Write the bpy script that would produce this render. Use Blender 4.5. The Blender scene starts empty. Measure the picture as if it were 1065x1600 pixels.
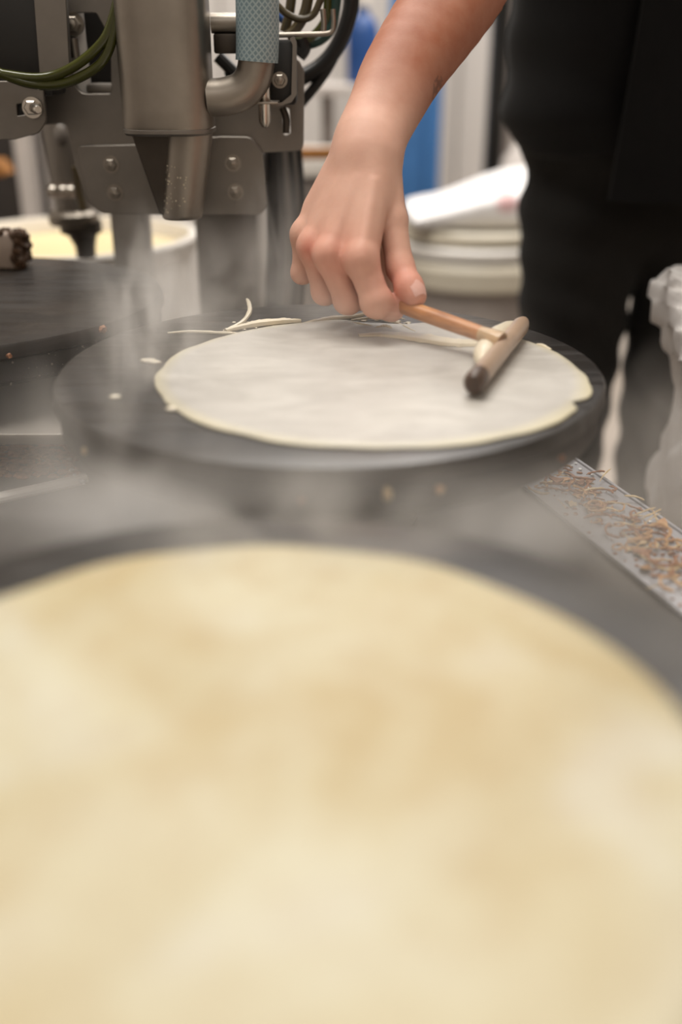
import bpy, bmesh, math, random
import numpy as np
from mathutils import Vector, Matrix

scene = bpy.context.scene
COL = scene.collection
random.seed(7)
rng = np.random.default_rng(7)

# ------------------------------------------------------------------ camera, world, lights, exposure
# working heights are relative to the griddle plane (z = 0); everything is lifted by Z0 at the end
Z0 = 0.9
F = 1555.0                       # focal length in pixels of the 1065 x 1600 frame (35 mm lens)
PITCH = math.radians(25.0)
CAMZ = 0.2135
cp, sp = math.cos(PITCH), math.sin(PITCH)

cam_data = bpy.data.cameras.new('camera')
cam = bpy.data.objects.new('camera', cam_data)
COL.objects.link(cam)
cam.location = (0, 0, CAMZ)
cam.rotation_euler = (math.pi / 2 - PITCH, 0, 0)
cam_data.sensor_fit = 'VERTICAL'
cam_data.sensor_height = 36.0
cam_data.lens = F / 1600 * 36.0
cam_data.clip_start = 0.01
cam_data.dof.use_dof = True
cam_data.dof.focus_distance = 0.84
cam_data.dof.aperture_fstop = 1.9
scene.camera = cam

world = bpy.data.worlds.new('world')
scene.world = world
world.use_nodes = True
world.node_tree.nodes['Background'].inputs[0].default_value = (1.0, 0.97, 0.93, 1)
world.node_tree.nodes['Background'].inputs[1].default_value = 0.15


def area_light(name, loc, sx, sy, power, color, rot=(0, 0, 0)):
    d = bpy.data.lights.new(name, 'AREA')
    d.shape = 'RECTANGLE'
    d.size, d.size_y = sx, sy
    d.energy = power
    d.color = color
    o = bpy.data.objects.new(name, d)
    o.location = loc
    o.rotation_euler = rot
    COL.objects.link(o)
    return o


area_light('ceiling_lamp', (-0.35, 1.00, 1.80), 1.5, 0.6, 30, (1.0, 0.96, 0.90))
area_light('ceiling_lamp', (0.5, 2.5, 1.82), 1.8, 0.7, 48, (1.0, 0.97, 0.93))
area_light('ceiling_lamp', (0.2, -1.1, 1.82), 1.8, 0.6, 11, (1.0, 0.96, 0.90))

scene.view_settings.view_transform = 'Standard'
scene.view_settings.look = 'None'
scene.view_settings.gamma = 1.0
scene.view_settings.use_curve_mapping = False
scene.view_settings.exposure = 0.30
cy = scene.cycles
cy.max_bounces = 6
cy.diffuse_bounces = 3
cy.glossy_bounces = 3
cy.transmission_bounces = 4
cy.volume_bounces = 2
cy.transparent_max_bounces = 8
cy.use_denoising = True
cy.sample_clamp_indirect = 4.0
cy.caustics_reflective = False
cy.caustics_refractive = False


# ------------------------------------------------------------------ measuring helpers
def C(px, py, d):
    """point seen at pixel (px, py), d metres along the optical axis"""
    x = (px - 532.5) / F * d
    v = (800 - py) / F * d
    return Vector((x, d * cp + v * sp, CAMZ - d * sp + v * cp))


def PY(px, py, Y):
    r = C(px, py, 1.0) - Vector((0, 0, CAMZ))
    return Vector((0, 0, CAMZ)) + r * (Y / r.y)


def PZ(px, py, z):
    r = C(px, py, 1.0) - Vector((0, 0, CAMZ))
    return Vector((0, 0, CAMZ)) + r * ((z - CAMZ) / r.z)


def lin(r, g, b):
    def f(c):
        c /= 255.0
        return c / 12.92 if c <= 0.04045 else ((c + 0.055) / 1.055) ** 2.4
    return (f(r), f(g), f(b), 1.0)


# ------------------------------------------------------------------ materials
class NT:
    def __init__(self, name):
        self.m = bpy.data.materials.new(name)
        self.m.use_nodes = True
        self.t = self.m.node_tree
        self.b = self.t.nodes['Principled BSDF']
        self.out = self.t.nodes['Material Output']

    def n(self, kind, **kw):
        nd = self.t.nodes.new(kind)
        for k, v in kw.items():
            if k in nd.inputs.keys() if hasattr(nd.inputs, 'keys') else False:
                nd.inputs[k].default_value = v
            else:
                setattr(nd, k, v)
        return nd

    def l(self, a, b):
        self.t.links.new(a, b)

    def coord(self, scale=(1, 1, 1), kind='Object'):
        tc = self.n('ShaderNodeTexCoord')
        mp = self.n('ShaderNodeMapping')
        mp.inputs['Scale'].default_value = scale
        self.l(tc.outputs[kind], mp.inputs['Vector'])
        return mp.outputs[0]

    def noise(self, vec, scale, detail=4, rough=0.55, dist=0.0):
        nd = self.n('ShaderNodeTexNoise')
        nd.inputs['Scale'].default_value = scale
        nd.inputs['Detail'].default_value = detail
        nd.inputs['Roughness'].default_value = rough
        nd.inputs['Distortion'].default_value = dist
        self.l(vec, nd.inputs['Vector'])
        return nd.outputs['Fac']

    def ramp(self, fac, stops):
        r = self.n('ShaderNodeValToRGB')
        e = r.color_ramp.elements
        while len(e) < len(stops):
            e.new(0.5)
        for el, (p, c) in zip(e, stops):
            el.position = p
            el.color = c
        self.l(fac, r.inputs[0])
        return r.outputs[0]

    def mix(self, fac, a, b, mode='MIX'):
        m = self.n('ShaderNodeMix')
        m.data_type = 'RGBA'
        m.blend_type = mode
        for s, v in ((m.inputs[0], fac), (m.inputs[6], a), (m.inputs[7], b)):
            if isinstance(v, (int, float, tuple)):
                s.default_value = v
            else:
                self.l(v, s)
        return m.outputs[2]

    def bump(self, h, strength=0.2, dist=0.002):
        b = self.n('ShaderNodeBump')
        b.inputs['Strength'].default_value = strength
        b.inputs['Distance'].default_value = dist
        self.l(h, b.inputs['Height'])
        self.l(b.outputs[0], self.b.inputs['Normal'])

    def base(self, v):
        if isinstance(v, tuple):
            self.b.inputs['Base Color'].default_value = v
        else:
            self.l(v, self.b.inputs['Base Color'])

    def set(self, **kw):
        for k, v in kw.items():
            k = k.replace('_', ' ').title() if k != 'IOR' else k
            self.b.inputs[k].default_value = v
        return self


def mat_plain(name, c, rough=0.5, metal=0.0, var=0.12, scale=20, bump=0.0, stretch=(1, 1, 1), spec=0.5):
    t = NT(name)
    v = t.coord(stretch)
    nz = t.noise(v, scale)
    lo = tuple(x * (1 - var) for x in c[:3]) + (1,)
    hi = tuple(min(1, x * (1 + var)) for x in c[:3]) + (1,)
    t.base(t.ramp(nz, [(0.3, lo), (0.7, hi)]))
    t.set(roughness=rough, metallic=metal)
    t.b.inputs['Specular IOR Level'].default_value = spec
    if bump:
        t.bump(nz, bump)
    return t.m


def mat_steel(name, c, rough=0.4, stretch=(1, 1, 0.08), var=0.15):
    t = NT(name)
    v = t.coord(stretch)
    fine = t.noise(v, 220, 3)
    big = t.noise(t.coord(), 14, 5, 0.6)
    lo = tuple(x * (1 - var) for x in c[:3]) + (1,)
    hi = tuple(min(1, x * (1 + var)) for x in c[:3]) + (1,)
    t.base(t.ramp(big, [(0.3, lo), (0.7, hi)]))
    mr = t.n('ShaderNodeMapRange')
    mr.inputs[3].default_value = rough - 0.08
    mr.inputs[4].default_value = rough + 0.12
    t.l(big, mr.inputs[0])
    t.l(mr.outputs[0], t.b.inputs['Roughness'])
    t.set(metallic=1.0)
    t.bump(fine, 0.06, 0.0006)
    return t.m


M = {}
M['steel'] = mat_steel('brushed_steel', lin(154, 146, 136), 0.42)
M['steel_dull'] = mat_steel('dull_steel_plate', lin(136, 130, 123), 0.5)
M['steel_dark'] = mat_steel('dark_steel', lin(78, 72, 66), 0.45)
M['steel_bright'] = mat_steel('polished_steel', lin(205, 198, 188), 0.24)
M['black_box'] = mat_plain('black_casting', lin(26, 23, 20), 0.5)
M['deck'] = mat_steel('deck_steel', lin(105, 100, 96), 0.5, (1, 1, 1))
M['tray'] = mat_plain('tray_steel', lin(178, 177, 181), 0.42, metal=0.3, var=0.1, scale=30)
M['rubber'] = mat_plain('black_rubber', lin(14, 13, 13), 0.38, var=0.3)
M['tube_green'] = mat_plain('olive_tube', lin(64, 66, 26), 0.15, var=0.2)
M['tube_teal'] = mat_plain('teal_cable', lin(22, 58, 52), 0.35, var=0.2)
M['tube_brown'] = mat_plain('amber_tube', lin(76, 64, 40), 0.3, var=0.25)
M['tube_clear'] = mat_plain('grey_tube', lin(120, 112, 104), 0.25, var=0.2)
M['blue'] = mat_plain('blue_paint', lin(62, 112, 168), 0.45, var=0.08)
M['deep_blue'] = mat_plain('deep_blue_plastic', lin(28, 70, 130), 0.4, var=0.1)
M['white_plastic'] = mat_plain('white_plastic', lin(226, 220, 212), 0.4, var=0.03)
M['cream_plastic'] = mat_plain('cream_plastic', lin(220, 211, 192), 0.45, var=0.04)
M['grey_tub'] = mat_plain('grey_tub_plastic', lin(150, 140, 134), 0.5, var=0.06)
M['batter_pool'] = mat_plain('batter_pool', lin(226, 206, 158), 0.35, var=0.06, scale=9)
M['wall'] = mat_plain('wall_panel_white', lin(214, 207, 200), 0.55, var=0.03, scale=2)
M['floor'] = mat_plain('floor_epoxy', lin(196, 184, 172), 0.4, var=0.07, scale=5)
M['ceiling'] = mat_plain('ceiling_white', lin(225, 222, 216), 0.8, var=0.02, scale=2)
M['post_black'] = mat_plain('black_post_paint', lin(12, 12, 11), 0.4, var=0.2)
M['post_light'] = mat_plain('pale_post_paint', lin(206, 198, 192), 0.4, var=0.04)
M['cardboard'] = mat_plain('amber_bar', lin(150, 98, 40), 0.6, var=0.2)
M['box_dark'] = mat_plain('dark_cabinet', lin(52, 46, 42), 0.6, var=0.2)
M['hair'] = mat_plain('dark_hair', lin(40, 28, 20), 0.5, var=0.3, scale=60)
M['nail'] = mat_plain('nail', lin(224, 176, 162), 0.3, var=0.04)


def mat_cloth(name, c, rough=0.92):
    t = NT(name)
    v = t.coord((1, 1, 1))
    w = t.noise(v, 900, 2)
    big = t.noise(v, 7, 4)
    lo = tuple(x * 0.7 for x in c[:3]) + (1,)
    hi = tuple(x * 1.3 for x in c[:3]) + (1,)
    t.base(t.ramp(big, [(0.3, lo), (0.7, hi)]))
    t.set(roughness=rough)
    t.b.inputs['Specular IOR Level'].default_value = 0.25
    t.b.inputs['Sheen Weight'].default_value = 0.05
    t.bump(w, 0.25, 0.0008)
    return t.m


M['shirt'] = mat_cloth('black_shirt_cloth', lin(19, 18, 18))
M['trousers'] = mat_cloth('black_trouser_cloth', lin(30, 28, 26))
M['apron'] = mat_cloth('black_apron_cloth', lin(16, 15, 15))
M['shoe'] = mat_plain('black_shoe', lin(20, 20, 20), 0.5)


def mat_griddle():
    t = NT('seasoned_cast_iron')
    v = t.coord((1, 1, 1))
    big = t.noise(v, 7, 6, 0.6, 0.5)
    streak = t.noise(t.coord((0.35, 3.0, 1)), 26, 4, 0.6, 0.6)
    t.base(t.ramp(big, [(0.3, lin(30, 27, 25)), (0.55, lin(48, 43, 39)), (0.75, lin(64, 55, 48))]))
    mr = t.n('ShaderNodeMapRange')
    mr.inputs[1].default_value = 0.35
    mr.inputs[2].default_value = 0.65
    mr.inputs[3].default_value = 0.30
    mr.inputs[4].default_value = 0.52
    t.l(streak, mr.inputs[0])
    t.l(mr.outputs[0], t.b.inputs['Roughness'])
    t.b.inputs['Specular IOR Level'].default_value = 0.55
    t.bump(streak, 0.22, 0.0014)
    return t.m


M['griddle'] = mat_griddle()


def mat_griddle_side():
    t = NT('burnt_griddle_side')
    v = t.coord((1, 1, 1))
    big = t.noise(v, 18, 6, 0.65, 0.4)
    fine = t.noise(v, 260, 3, 0.7)
    c1 = t.ramp(big, [(0.3, lin(24, 21, 20)), (0.6, lin(44, 37, 33)), (0.8, lin(66, 50, 40))])
    t.base(c1)
    t.set(roughness=0.5)
    t.bump(fine, 0.5, 0.0016)
    return t.m


M['griddle_side'] = mat_griddle_side()


def mat_crepe_raw():
    t = NT('wet_batter')
    v = t.coord((1, 1, 1))
    big = t.noise(v, 8, 5, 0.55, 0.8)
    swirl = t.noise(t.coord((1, 2.2, 1)), 18, 4, 0.5, 1.2)
    g = t.n('ShaderNodeTexGradient', gradient_type='SPHERICAL')
    t.l(t.coord((5.0, 5.0, 5.0)), g.inputs[0])
    rim = t.ramp(g.outputs[1], [(0.22, (1, 1, 1, 1)), (0.29, (0, 0, 0, 1))])
    body = t.ramp(big, [(0.3, lin(168, 162, 155)), (0.5, lin(187, 182, 175)), (0.72, lin(200, 195, 187))])
    body = t.mix(0.35, body, t.ramp(swirl, [(0.35, lin(166, 160, 150)), (0.65, lin(210, 205, 196))]))
    t.base(t.mix(rim, body, lin(206, 196, 164)))
    mr = t.n('ShaderNodeMapRange')
    mr.inputs[3].default_value = 0.28
    mr.inputs[4].default_value = 0.62
    t.l(big, mr.inputs[0])
    t.l(mr.outputs[0], t.b.inputs['Roughness'])
    t.bump(swirl, 0.25, 0.0014)
    return t.m


M['raw'] = mat_crepe_raw()
M['batter'] = mat_plain('thick_batter', lin(226, 214, 190), 0.3, var=0.06, scale=40, bump=0.2)


def mat_crepe_cooked():
    t = NT('cooked_crepe')
    v = t.coord((1, 1, 1))
    n1 = t.noise(v, 13, 4, 0.5, 0.9)
    n2 = t.noise(v, 7, 4, 0.5, 0.4)
    n3 = t.noise(v, 60, 4, 0.6)
    base = t.ramp(n1, [(0.30, lin(178, 157, 104)), (0.44, lin(188, 173, 133)), (0.56, lin(197, 188, 157)), (0.68, lin(204, 200, 184))])
    warm = t.ramp(n2, [(0.40, lin(176, 157, 115)), (0.56, lin(199, 193, 168))])
    c = t.mix(0.42, base, warm)
    c = t.mix(0.12, c, t.ramp(n3, [(0.35, lin(170, 130, 80)), (0.6, lin(212, 203, 176))]))
    t.base(c)
    t.set(roughness=0.5)
    t.bump(n1, 0.35, 0.003)
    return t.m


M['cooked'] = mat_crepe_cooked()


def mat_wood():
    t = NT('handle_wood')
    tc = t.n('ShaderNodeTexCoord')
    mp = t.n('ShaderNodeMapping')
    mp.vector_type = 'TEXTURE'
    mp.inputs['Rotation'].default_value = (0, 0, math.radians(130))
    mp.inputs['Scale'].default_value = (0.125, 0.012, 0.012)
    t.l(tc.outputs['Object'], mp.inputs[0])
    v = mp.outputs[0]
    n = t.noise(v, 2.5, 5, 0.6, 0.6)
    t.base(t.ramp(n, [(0.3, lin(150, 92, 48)), (0.55, lin(184, 122, 70)), (0.75, lin(204, 148, 92))]))
    t.set(roughness=0.42)
    t.bump(n, 0.1, 0.0008)
    return t.m


M['wood'] = mat_wood()
M['wet_wood'] = mat_plain('batter_soaked_wood', lin(176, 150, 128), 0.3, var=0.15, scale=30)
M['wet_joint'] = mat_plain('wet_glossy_wood', lin(196, 164, 128), 0.08, var=0.2, scale=80, bump=0.4)
M['dark_wood'] = mat_plain('dark_worn_wood', lin(82, 62, 50), 0.4, var=0.3, scale=60)
M['crust'] = mat_plain('burnt_crust', lin(74, 50, 28), 0.7, var=0.5, scale=120, bump=0.6)
M['block'] = mat_plain('pale_block', lin(170, 152, 138), 0.6, var=0.12, scale=40)


def mat_hose():
    t = NT('braided_hose')
    tc = t.n('ShaderNodeTexCoord')
    sep = t.n('ShaderNodeSeparateXYZ')
    t.l(tc.outputs['UV'], sep.inputs[0])

    def diag(sign):
        a = t.n('ShaderNodeMath', operation='MULTIPLY_ADD')
        t.l(sep.outputs[0], a.inputs[0])
        a.inputs[1].default_value = 22.0 * sign
        b = t.n('ShaderNodeMath', operation='MULTIPLY')
        t.l(sep.outputs[1], b.inputs[0])
        b.inputs[1].default_value = 175.0
        t.l(b.outputs[0], a.inputs[2])
        f = t.n('ShaderNodeMath', operation='FRACT')
        t.l(a.outputs[0], f.inputs[0])
        g = t.n('ShaderNodeMath', operation='LESS_THAN')
        t.l(f.outputs[0], g.inputs[0])
        g.inputs[1].default_value = 0.34
        return g.outputs[0]
    m = t.n('ShaderNodeMath', operation='MAXIMUM')
    t.l(diag(1), m.inputs[0])
    t.l(diag(-1), m.inputs[1])
    t.base(t.mix(m.outputs[0], lin(124, 146, 153), lin(166, 183, 186)))
    t.set(roughness=0.35)
    t.bump(m.outputs[0], 0.3, 0.0008)
    return t.m


M['hose'] = mat_hose()


def mat_bag():
    t = NT('white_bag_film')
    n = t.noise(t.coord((1, 1, 0.6)), 26, 5, 0.6, 1.0)
    t.base(t.ramp(n, [(0.3, lin(206, 200, 196)), (0.7, lin(232, 228, 225))]))
    t.set(roughness=0.42)
    t.b.inputs['Subsurface Weight'].default_value = 0.0
    t.bump(n, 0.7, 0.006)
    return t.m


M['bag'] = mat_bag()


def mat_sack():
    t = NT('white_sack_paper')
    v = t.coord((1, 1, 1))
    n = t.noise(v, 12, 4)
    g = t.n('ShaderNodeTexGradient', gradient_type='SPHERICAL')
    mp = t.n('ShaderNodeMapping')
    tc = t.n('ShaderNodeTexCoord')
    mp.vector_type = 'TEXTURE'
    mp.inputs['Location'].default_value = (-0.008, -0.13, 0.052)
    mp.inputs['Scale'].default_value = (0.035, 0.2, 0.03)
    t.l(tc.outputs['Object'], mp.inputs[0])
    t.l(mp.outputs[0], g.inputs[0])
    mk = t.ramp(g.outputs[1], [(0.2, (0, 0, 0, 1)), (0.6, (0.8, 0.8, 0.8, 1))])
    t.base(t.mix(mk, t.ramp(n, [(0.3, lin(232, 228, 226)), (0.7, lin(246, 243, 242))]), lin(206, 150, 150)))
    t.set(roughness=0.6)
    t.bump(n, 0.4, 0.01)
    return t.m


M['sack'] = mat_sack()


def mat_skin():
    t = NT('skin')
    a = t.n('ShaderNodeVertexColor')
    a.layer_name = 'Col'
    v = t.coord((1, 1, 1))
    n = t.noise(v, 130, 4, 0.6)
    blot = t.noise(v, 45, 4, 0.6)
    c = t.mix(0.22, a.outputs[0], t.ramp(blot, [(0.3, lin(186, 122, 98)), (0.7, lin(228, 180, 156))]), 'MIX')
    t.base(c)
    t.set(roughness=0.55)
    t.b.inputs['Specular IOR Level'].default_value = 0.35
    t.b.inputs['Subsurface Weight'].default_value = 0.12
    t.b.inputs['Subsurface Radius'].default_value = (1.0, 0.35, 0.18)
    t.b.inputs['Subsurface Scale'].default_value = 0.006
    wr = t.noise(t.coord((1, 1, 1)), 420, 3, 0.6)
    t.bump(wr, 0.12, 0.0008)
    return t.m


M['skin'] = mat_skin()


def mat_shred(name, a, b):
    t = NT(name)
    n = t.noise(t.coord(), 160, 3)
    t.base(t.ramp(n, [(0.3, a), (0.7, b)]))
    t.set(roughness=0.55)
    return t.m


M['shred_a'] = mat_shred('golden_shred', lin(176, 124, 78), lin(214, 174, 124))
M['shred_b'] = mat_shred('pale_shred', lin(192, 160, 116), lin(226, 204, 162))
M['shred_c'] = mat_shred('toasted_shred', lin(122, 80, 54), lin(172, 118, 82))
M['drop'] = mat_plain('water_drop', lin(225, 225, 225), 0.08, var=0.02)


def mat_steam(name, density, scale, lo, hi, col=(1.0, 0.955, 0.90)):
    m = bpy.data.materials.new(name)
    m.use_nodes = True
    t = m.node_tree
    t.nodes.clear()
    out = t.nodes.new('ShaderNodeOutputMaterial')
    vs = t.nodes.new('ShaderNodeVolumeScatter')
    vs.inputs['Color'].default_value = col + (1,)  # warm tint puts light bounced off the crepes into the scatter colour
    vs.inputs['Anisotropy'].default_value = 0.0
    t.links.new(vs.outputs[0], out.inputs['Volume'])
    tc = t.nodes.new('ShaderNodeTexCoord')
    ln = t.nodes.new('ShaderNodeVectorMath')
    ln.operation = 'LENGTH'
    t.links.new(tc.outputs['Object'], ln.inputs[0])
    fall = t.nodes.new('ShaderNodeMapRange')
    fall.interpolation_type = 'SMOOTHSTEP'
    fall.inputs[1].default_value = 1.0
    fall.inputs[2].default_value = 0.25
    t.links.new(ln.outputs['Value'], fall.inputs[0])
    mp = t.nodes.new('ShaderNodeMapping')
    mp.inputs['Scale'].default_value = scale
    t.links.new(tc.outputs['Object'], mp.inputs[0])
    nz = t.nodes.new('ShaderNodeTexNoise')
    nz.inputs['Scale'].default_value = 1.0
    nz.inputs['Detail'].default_value = 2.5
    nz.inputs['Distortion'].default_value = 0.8
    t.links.new(mp.outputs[0], nz.inputs['Vector'])
    mr = t.nodes.new('ShaderNodeMapRange')
    mr.interpolation_type = 'SMOOTHSTEP'
    mr.inputs[1].default_value = lo
    mr.inputs[2].default_value = hi
    t.links.new(nz.outputs['Fac'], mr.inputs[0])
    mu = t.nodes.new('ShaderNodeMath')
    mu.operation = 'MULTIPLY'
    t.links.new(fall.outputs[0], mu.inputs[0])
    t.links.new(mr.outputs[0], mu.inputs[1])
    m2 = t.nodes.new('ShaderNodeMath')
    m2.operation = 'MULTIPLY'
    m2.inputs[1].default_value = density
    t.links.new(mu.outputs[0], m2.inputs[0])
    t.links.new(m2.outputs[0], vs.inputs['Density'])
    return m


# ------------------------------------------------------------------ mesh helpers (all vertices in world coordinates)
class MB:
    def __init__(self):
        self.v, self.f, self.uv = [], [], None

    def add(self, verts, faces):
        o = len(self.v)
        self.v += [tuple(p) for p in verts]
        self.f += [tuple(i + o for i in f) for f in faces]
        return self

    def tube(self, pts, r, seg=12, caps=True, squash=None):
        pts = [Vector(p) for p in pts]
        n = len(pts)
        rs = r if isinstance(r, (list, tuple)) else [r] * n
        rings = []
        up = None
        for i, p in enumerate(pts):
            d = (pts[min(i + 1, n - 1)] - pts[max(i - 1, 0)]).normalized()
            if up is None:
                a = Vector((0, 0, 1)) if abs(d.z) < 0.9 else Vector((1, 0, 0))
                up = (a - d * a.dot(d)).normalized()
            else:
                up = (up - d * up.dot(d)).normalized()
            s = d.cross(up)
            k = squash or 1.0
            rings.append([p + (up * math.cos(t) * k + s * math.sin(t)) * rs[i]
                          for t in (2 * math.pi * j / seg for j in range(seg))])
        vs = [q for ring in rings for q in ring]
        fs = []
        for i in range(n - 1):
            for j in range(seg):
                a, b = i * seg + j, i * seg + (j + 1) % seg
                fs.append((a, b, b + seg, a + seg))
        if caps:
            fs.append(tuple(range(seg))[::-1])
            fs.append(tuple(range((n - 1) * seg, n * seg)))
        return self.add(vs, fs)

    def lathe(self, prof, c=(0, 0, 0), seg=48, axis=None, wob=None):
        c = Vector(c)
        vs, fs = [], []
        rot = Vector((0, 0, 1)).rotation_difference(Vector(axis)).to_matrix() if axis else Matrix.Identity(3)
        for (r, z) in prof:
            for j in range(seg):
                t = 2 * math.pi * j / seg
                k = 1 + (wob(t, z) if wob else 0)
                vs.append(c + rot @ Vector((r * k * math.cos(t), r * k * math.sin(t), z)))
        m = len(prof)
        for i in range(m - 1):
            for j in range(seg):
                a, b = i * seg + j, i * seg + (j + 1) % seg
                fs.append((a, b, b + seg, a + seg))
        if prof[0][0] > 1e-6:
            fs.append(tuple(range(seg))[::-1])
        if prof[-1][0] > 1e-6:
            fs.append(tuple(range((m - 1) * seg, m * seg)))
        return self.add(vs, fs)

    def box(self, lo, hi, bev=0.0):
        bm = bmesh.new()
        bmesh.ops.create_cube(bm, size=1)
        lo, hi = Vector(lo), Vector(hi)
        for v in bm.verts:
            v.co = Vector(((lo[k] + hi[k]) / 2 + v.co[k] * (hi[k] - lo[k]) for k in range(3)))
        if bev:
            bmesh.ops.bevel(bm, geom=bm.edges[:], offset=bev, segments=2, affect='EDGES', profile=0.5)
        return self.addbm(bm)

    def addbm(self, bm):
        bm.verts.index_update()
        self.add([v.co.copy() for v in bm.verts], [[v.index for v in f.verts] for f in bm.faces])
        bm.free()
        return self

    def plate(self, outline, holes, thick, axis, bev=0.0):
        """outline / holes: lists of coplanar world points; extruded by thick along axis"""
        bm = bmesh.new()
        edges = []
        for loop in [outline] + list(holes):
            vs = [bm.verts.new(p) for p in loop]
            edges += [bm.edges.new((vs[i], vs[(i + 1) % len(vs)])) for i in range(len(vs))]
        if holes:
            bmesh.ops.triangle_fill(bm, edges=edges, use_beauty=True)
        else:
            bm.faces.new(bm.verts)
        r = bmesh.ops.extrude_face_region(bm, geom=bm.faces[:])
        for e in r['geom']:
            if isinstance(e, bmesh.types.BMVert):
                e.co += Vector(axis) * thick
        bmesh.ops.recalc_face_normals(bm, faces=bm.faces[:])
        if bev:
            sharp = [e for e in bm.edges if len(e.link_faces) == 2 and e.calc_face_angle(0) > 1.0]
            bmesh.ops.bevel(bm, geom=sharp, offset=bev, segments=1, affect='EDGES')
        return self.addbm(bm)

    def sphere(self, c, r, u=12, v=8, scale=(1, 1, 1)):
        bm = bmesh.new()
        bmesh.ops.create_uvsphere(bm, u_segments=u, v_segments=v, radius=r)
        for w in bm.verts:
            w.co = Vector(c) + Vector((w.co.x * scale[0], w.co.y * scale[1], w.co.z * scale[2]))
        return self.addbm(bm)

    def build(self, name, mat, parent=None, smooth=True, angle=35, origin=None):
        me = bpy.data.meshes.new(name)
        vs = np.array(self.v, dtype=float)
        if parent is not None:
            off = wloc(parent)
            org = Vector((0, 0, 0))
        else:
            off = Vector(origin) if origin is not None else Vector(((vs[:, 0].min() + vs[:, 0].max()) / 2,
                                                                   (vs[:, 1].min() + vs[:, 1].max()) / 2, vs[:, 2].min()))
            org = off
        me.from_pydata([tuple(p) for p in (vs - np.array(off))], [], self.f)
        if smooth:
            me.polygons.foreach_set('use_smooth', [True] * len(me.polygons))
            try:
                me.set_sharp_from_angle(angle=math.radians(angle))
            except Exception:
                pass
        me.materials.append(mat)
        me.update()
        o = bpy.data.objects.new(name, me)
        COL.objects.link(o)
        o.location = org
        if parent is not None:
            o.parent = parent
        return o


def wloc(o):
    v = Vector((0, 0, 0))
    while o is not None:
        v += o.location
        o = o.parent
    return v


def thing(name, label, cat, loc, group=None):
    o = bpy.data.objects.new(name, None)
    o.empty_display_size = 0.05
    COL.objects.link(o)
    o.location = loc
    return tag(o, label, cat, group)


def tag(o, label, cat, group=None, kind=None):
    o['label'] = label
    o['category'] = cat
    if group:
        o['group'] = group
    if kind:
        o['kind'] = kind
    return o


def struct(o):
    o['kind'] = 'structure'
    return o


def curve_pts(ctrl, n=24):
    """Catmull-Rom through control points"""
    P = [Vector(p) for p in ctrl]
    P = [P[0] * 2 - P[1]] + P + [P[-1] * 2 - P[-2]]
    out = []
    m = len(P) - 3
    for i in range(m):
        for k in range(n // m + 1):
            t = k / (n // m + 1)
            a, b, c, d = P[i:i + 4]
            out.append(0.5 * ((2 * b) + (c - a) * t + (2 * a - 5 * b + 4 * c - d) * t * t + (3 * b - a - 3 * c + d) * t ** 3))
    out.append(P[-2])
    return out


def round_poly(pts, rad, n=5):
    """pts: 2D list of (x, z); rad: radius or list; returns 2D points with rounded corners"""
    out = []
    m = len(pts)
    for i in range(m):
        r = rad[i] if isinstance(rad, (list, tuple)) else rad
        p, a, b = Vector(pts[i]), Vector(pts[i - 1]), Vector(pts[(i + 1) % m])
        if r <= 0:
            out.append(p)
            continue
        u, w = (a - p).normalized(), (b - p).normalized()
        ang = u.angle(w)
        t = min(r / math.tan(ang / 2), (a - p).length * 0.49, (b - p).length * 0.49)
        s, e = p + u * t, p + w * t
        for k in range(n + 1):
            q = k / n
            out.append((s * (1 - q) ** 2 + p * 2 * q * (1 - q) + e * q * q))
    return out


def pxplate(pxs, Y, rad, holes=()):
    """outline given by pixels measured on the plane y = Y"""
    def conv(pp, rr):
        w = [PY(x, y, Y) for x, y in pp]
        return [Vector((q.x, Y, q.y)) for q in round_poly([(p.x, p.z) for p in w], rr)]
    return conv(pxs, rad), [conv(h, hr) for h, hr in holes]


def bolt(mb, c, r, axis=(0, -1, 0), dome=True):
    """washer, hexagon head with a shallow dome"""
    mb.lathe([(0, 0), (r * 1.35, 0), (r * 1.35, r * 0.25), (0, r * 0.25)], c, 20, axis)
    c2 = Vector(c) + Vector(axis) * r * 0.25
    mb.lathe([(0, 0), (r, 0), (r, r * 0.55), (r * 0.82, r * 0.72), (0, r * 0.75)], c2, 6, axis)
    if dome:
        mb.lathe([(r * 0.55, r * 0.7), (r * 0.5, r * 0.95), (r * 0.2, r * 1.05), (0, r * 1.06)], c2, 12, axis)


# ------------------------------------------------------------------ signed-distance modelling for bodies and clothes
def sd_cone(P, a, b, ra, rb):
    a, b = np.array(a, float), np.array(b, float)
    ab = b - a
    t = np.clip(((P - a) @ ab) / (ab @ ab + 1e-12), 0, 1)
    return np.linalg.norm(P - (a + t[..., None] * ab), axis=-1) - (ra + (rb - ra) * t)


def smin(a, b, k):
    h = np.maximum(k - np.abs(a - b), 0) / k
    return np.minimum(a, b) - h * h * k * 0.25


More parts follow.
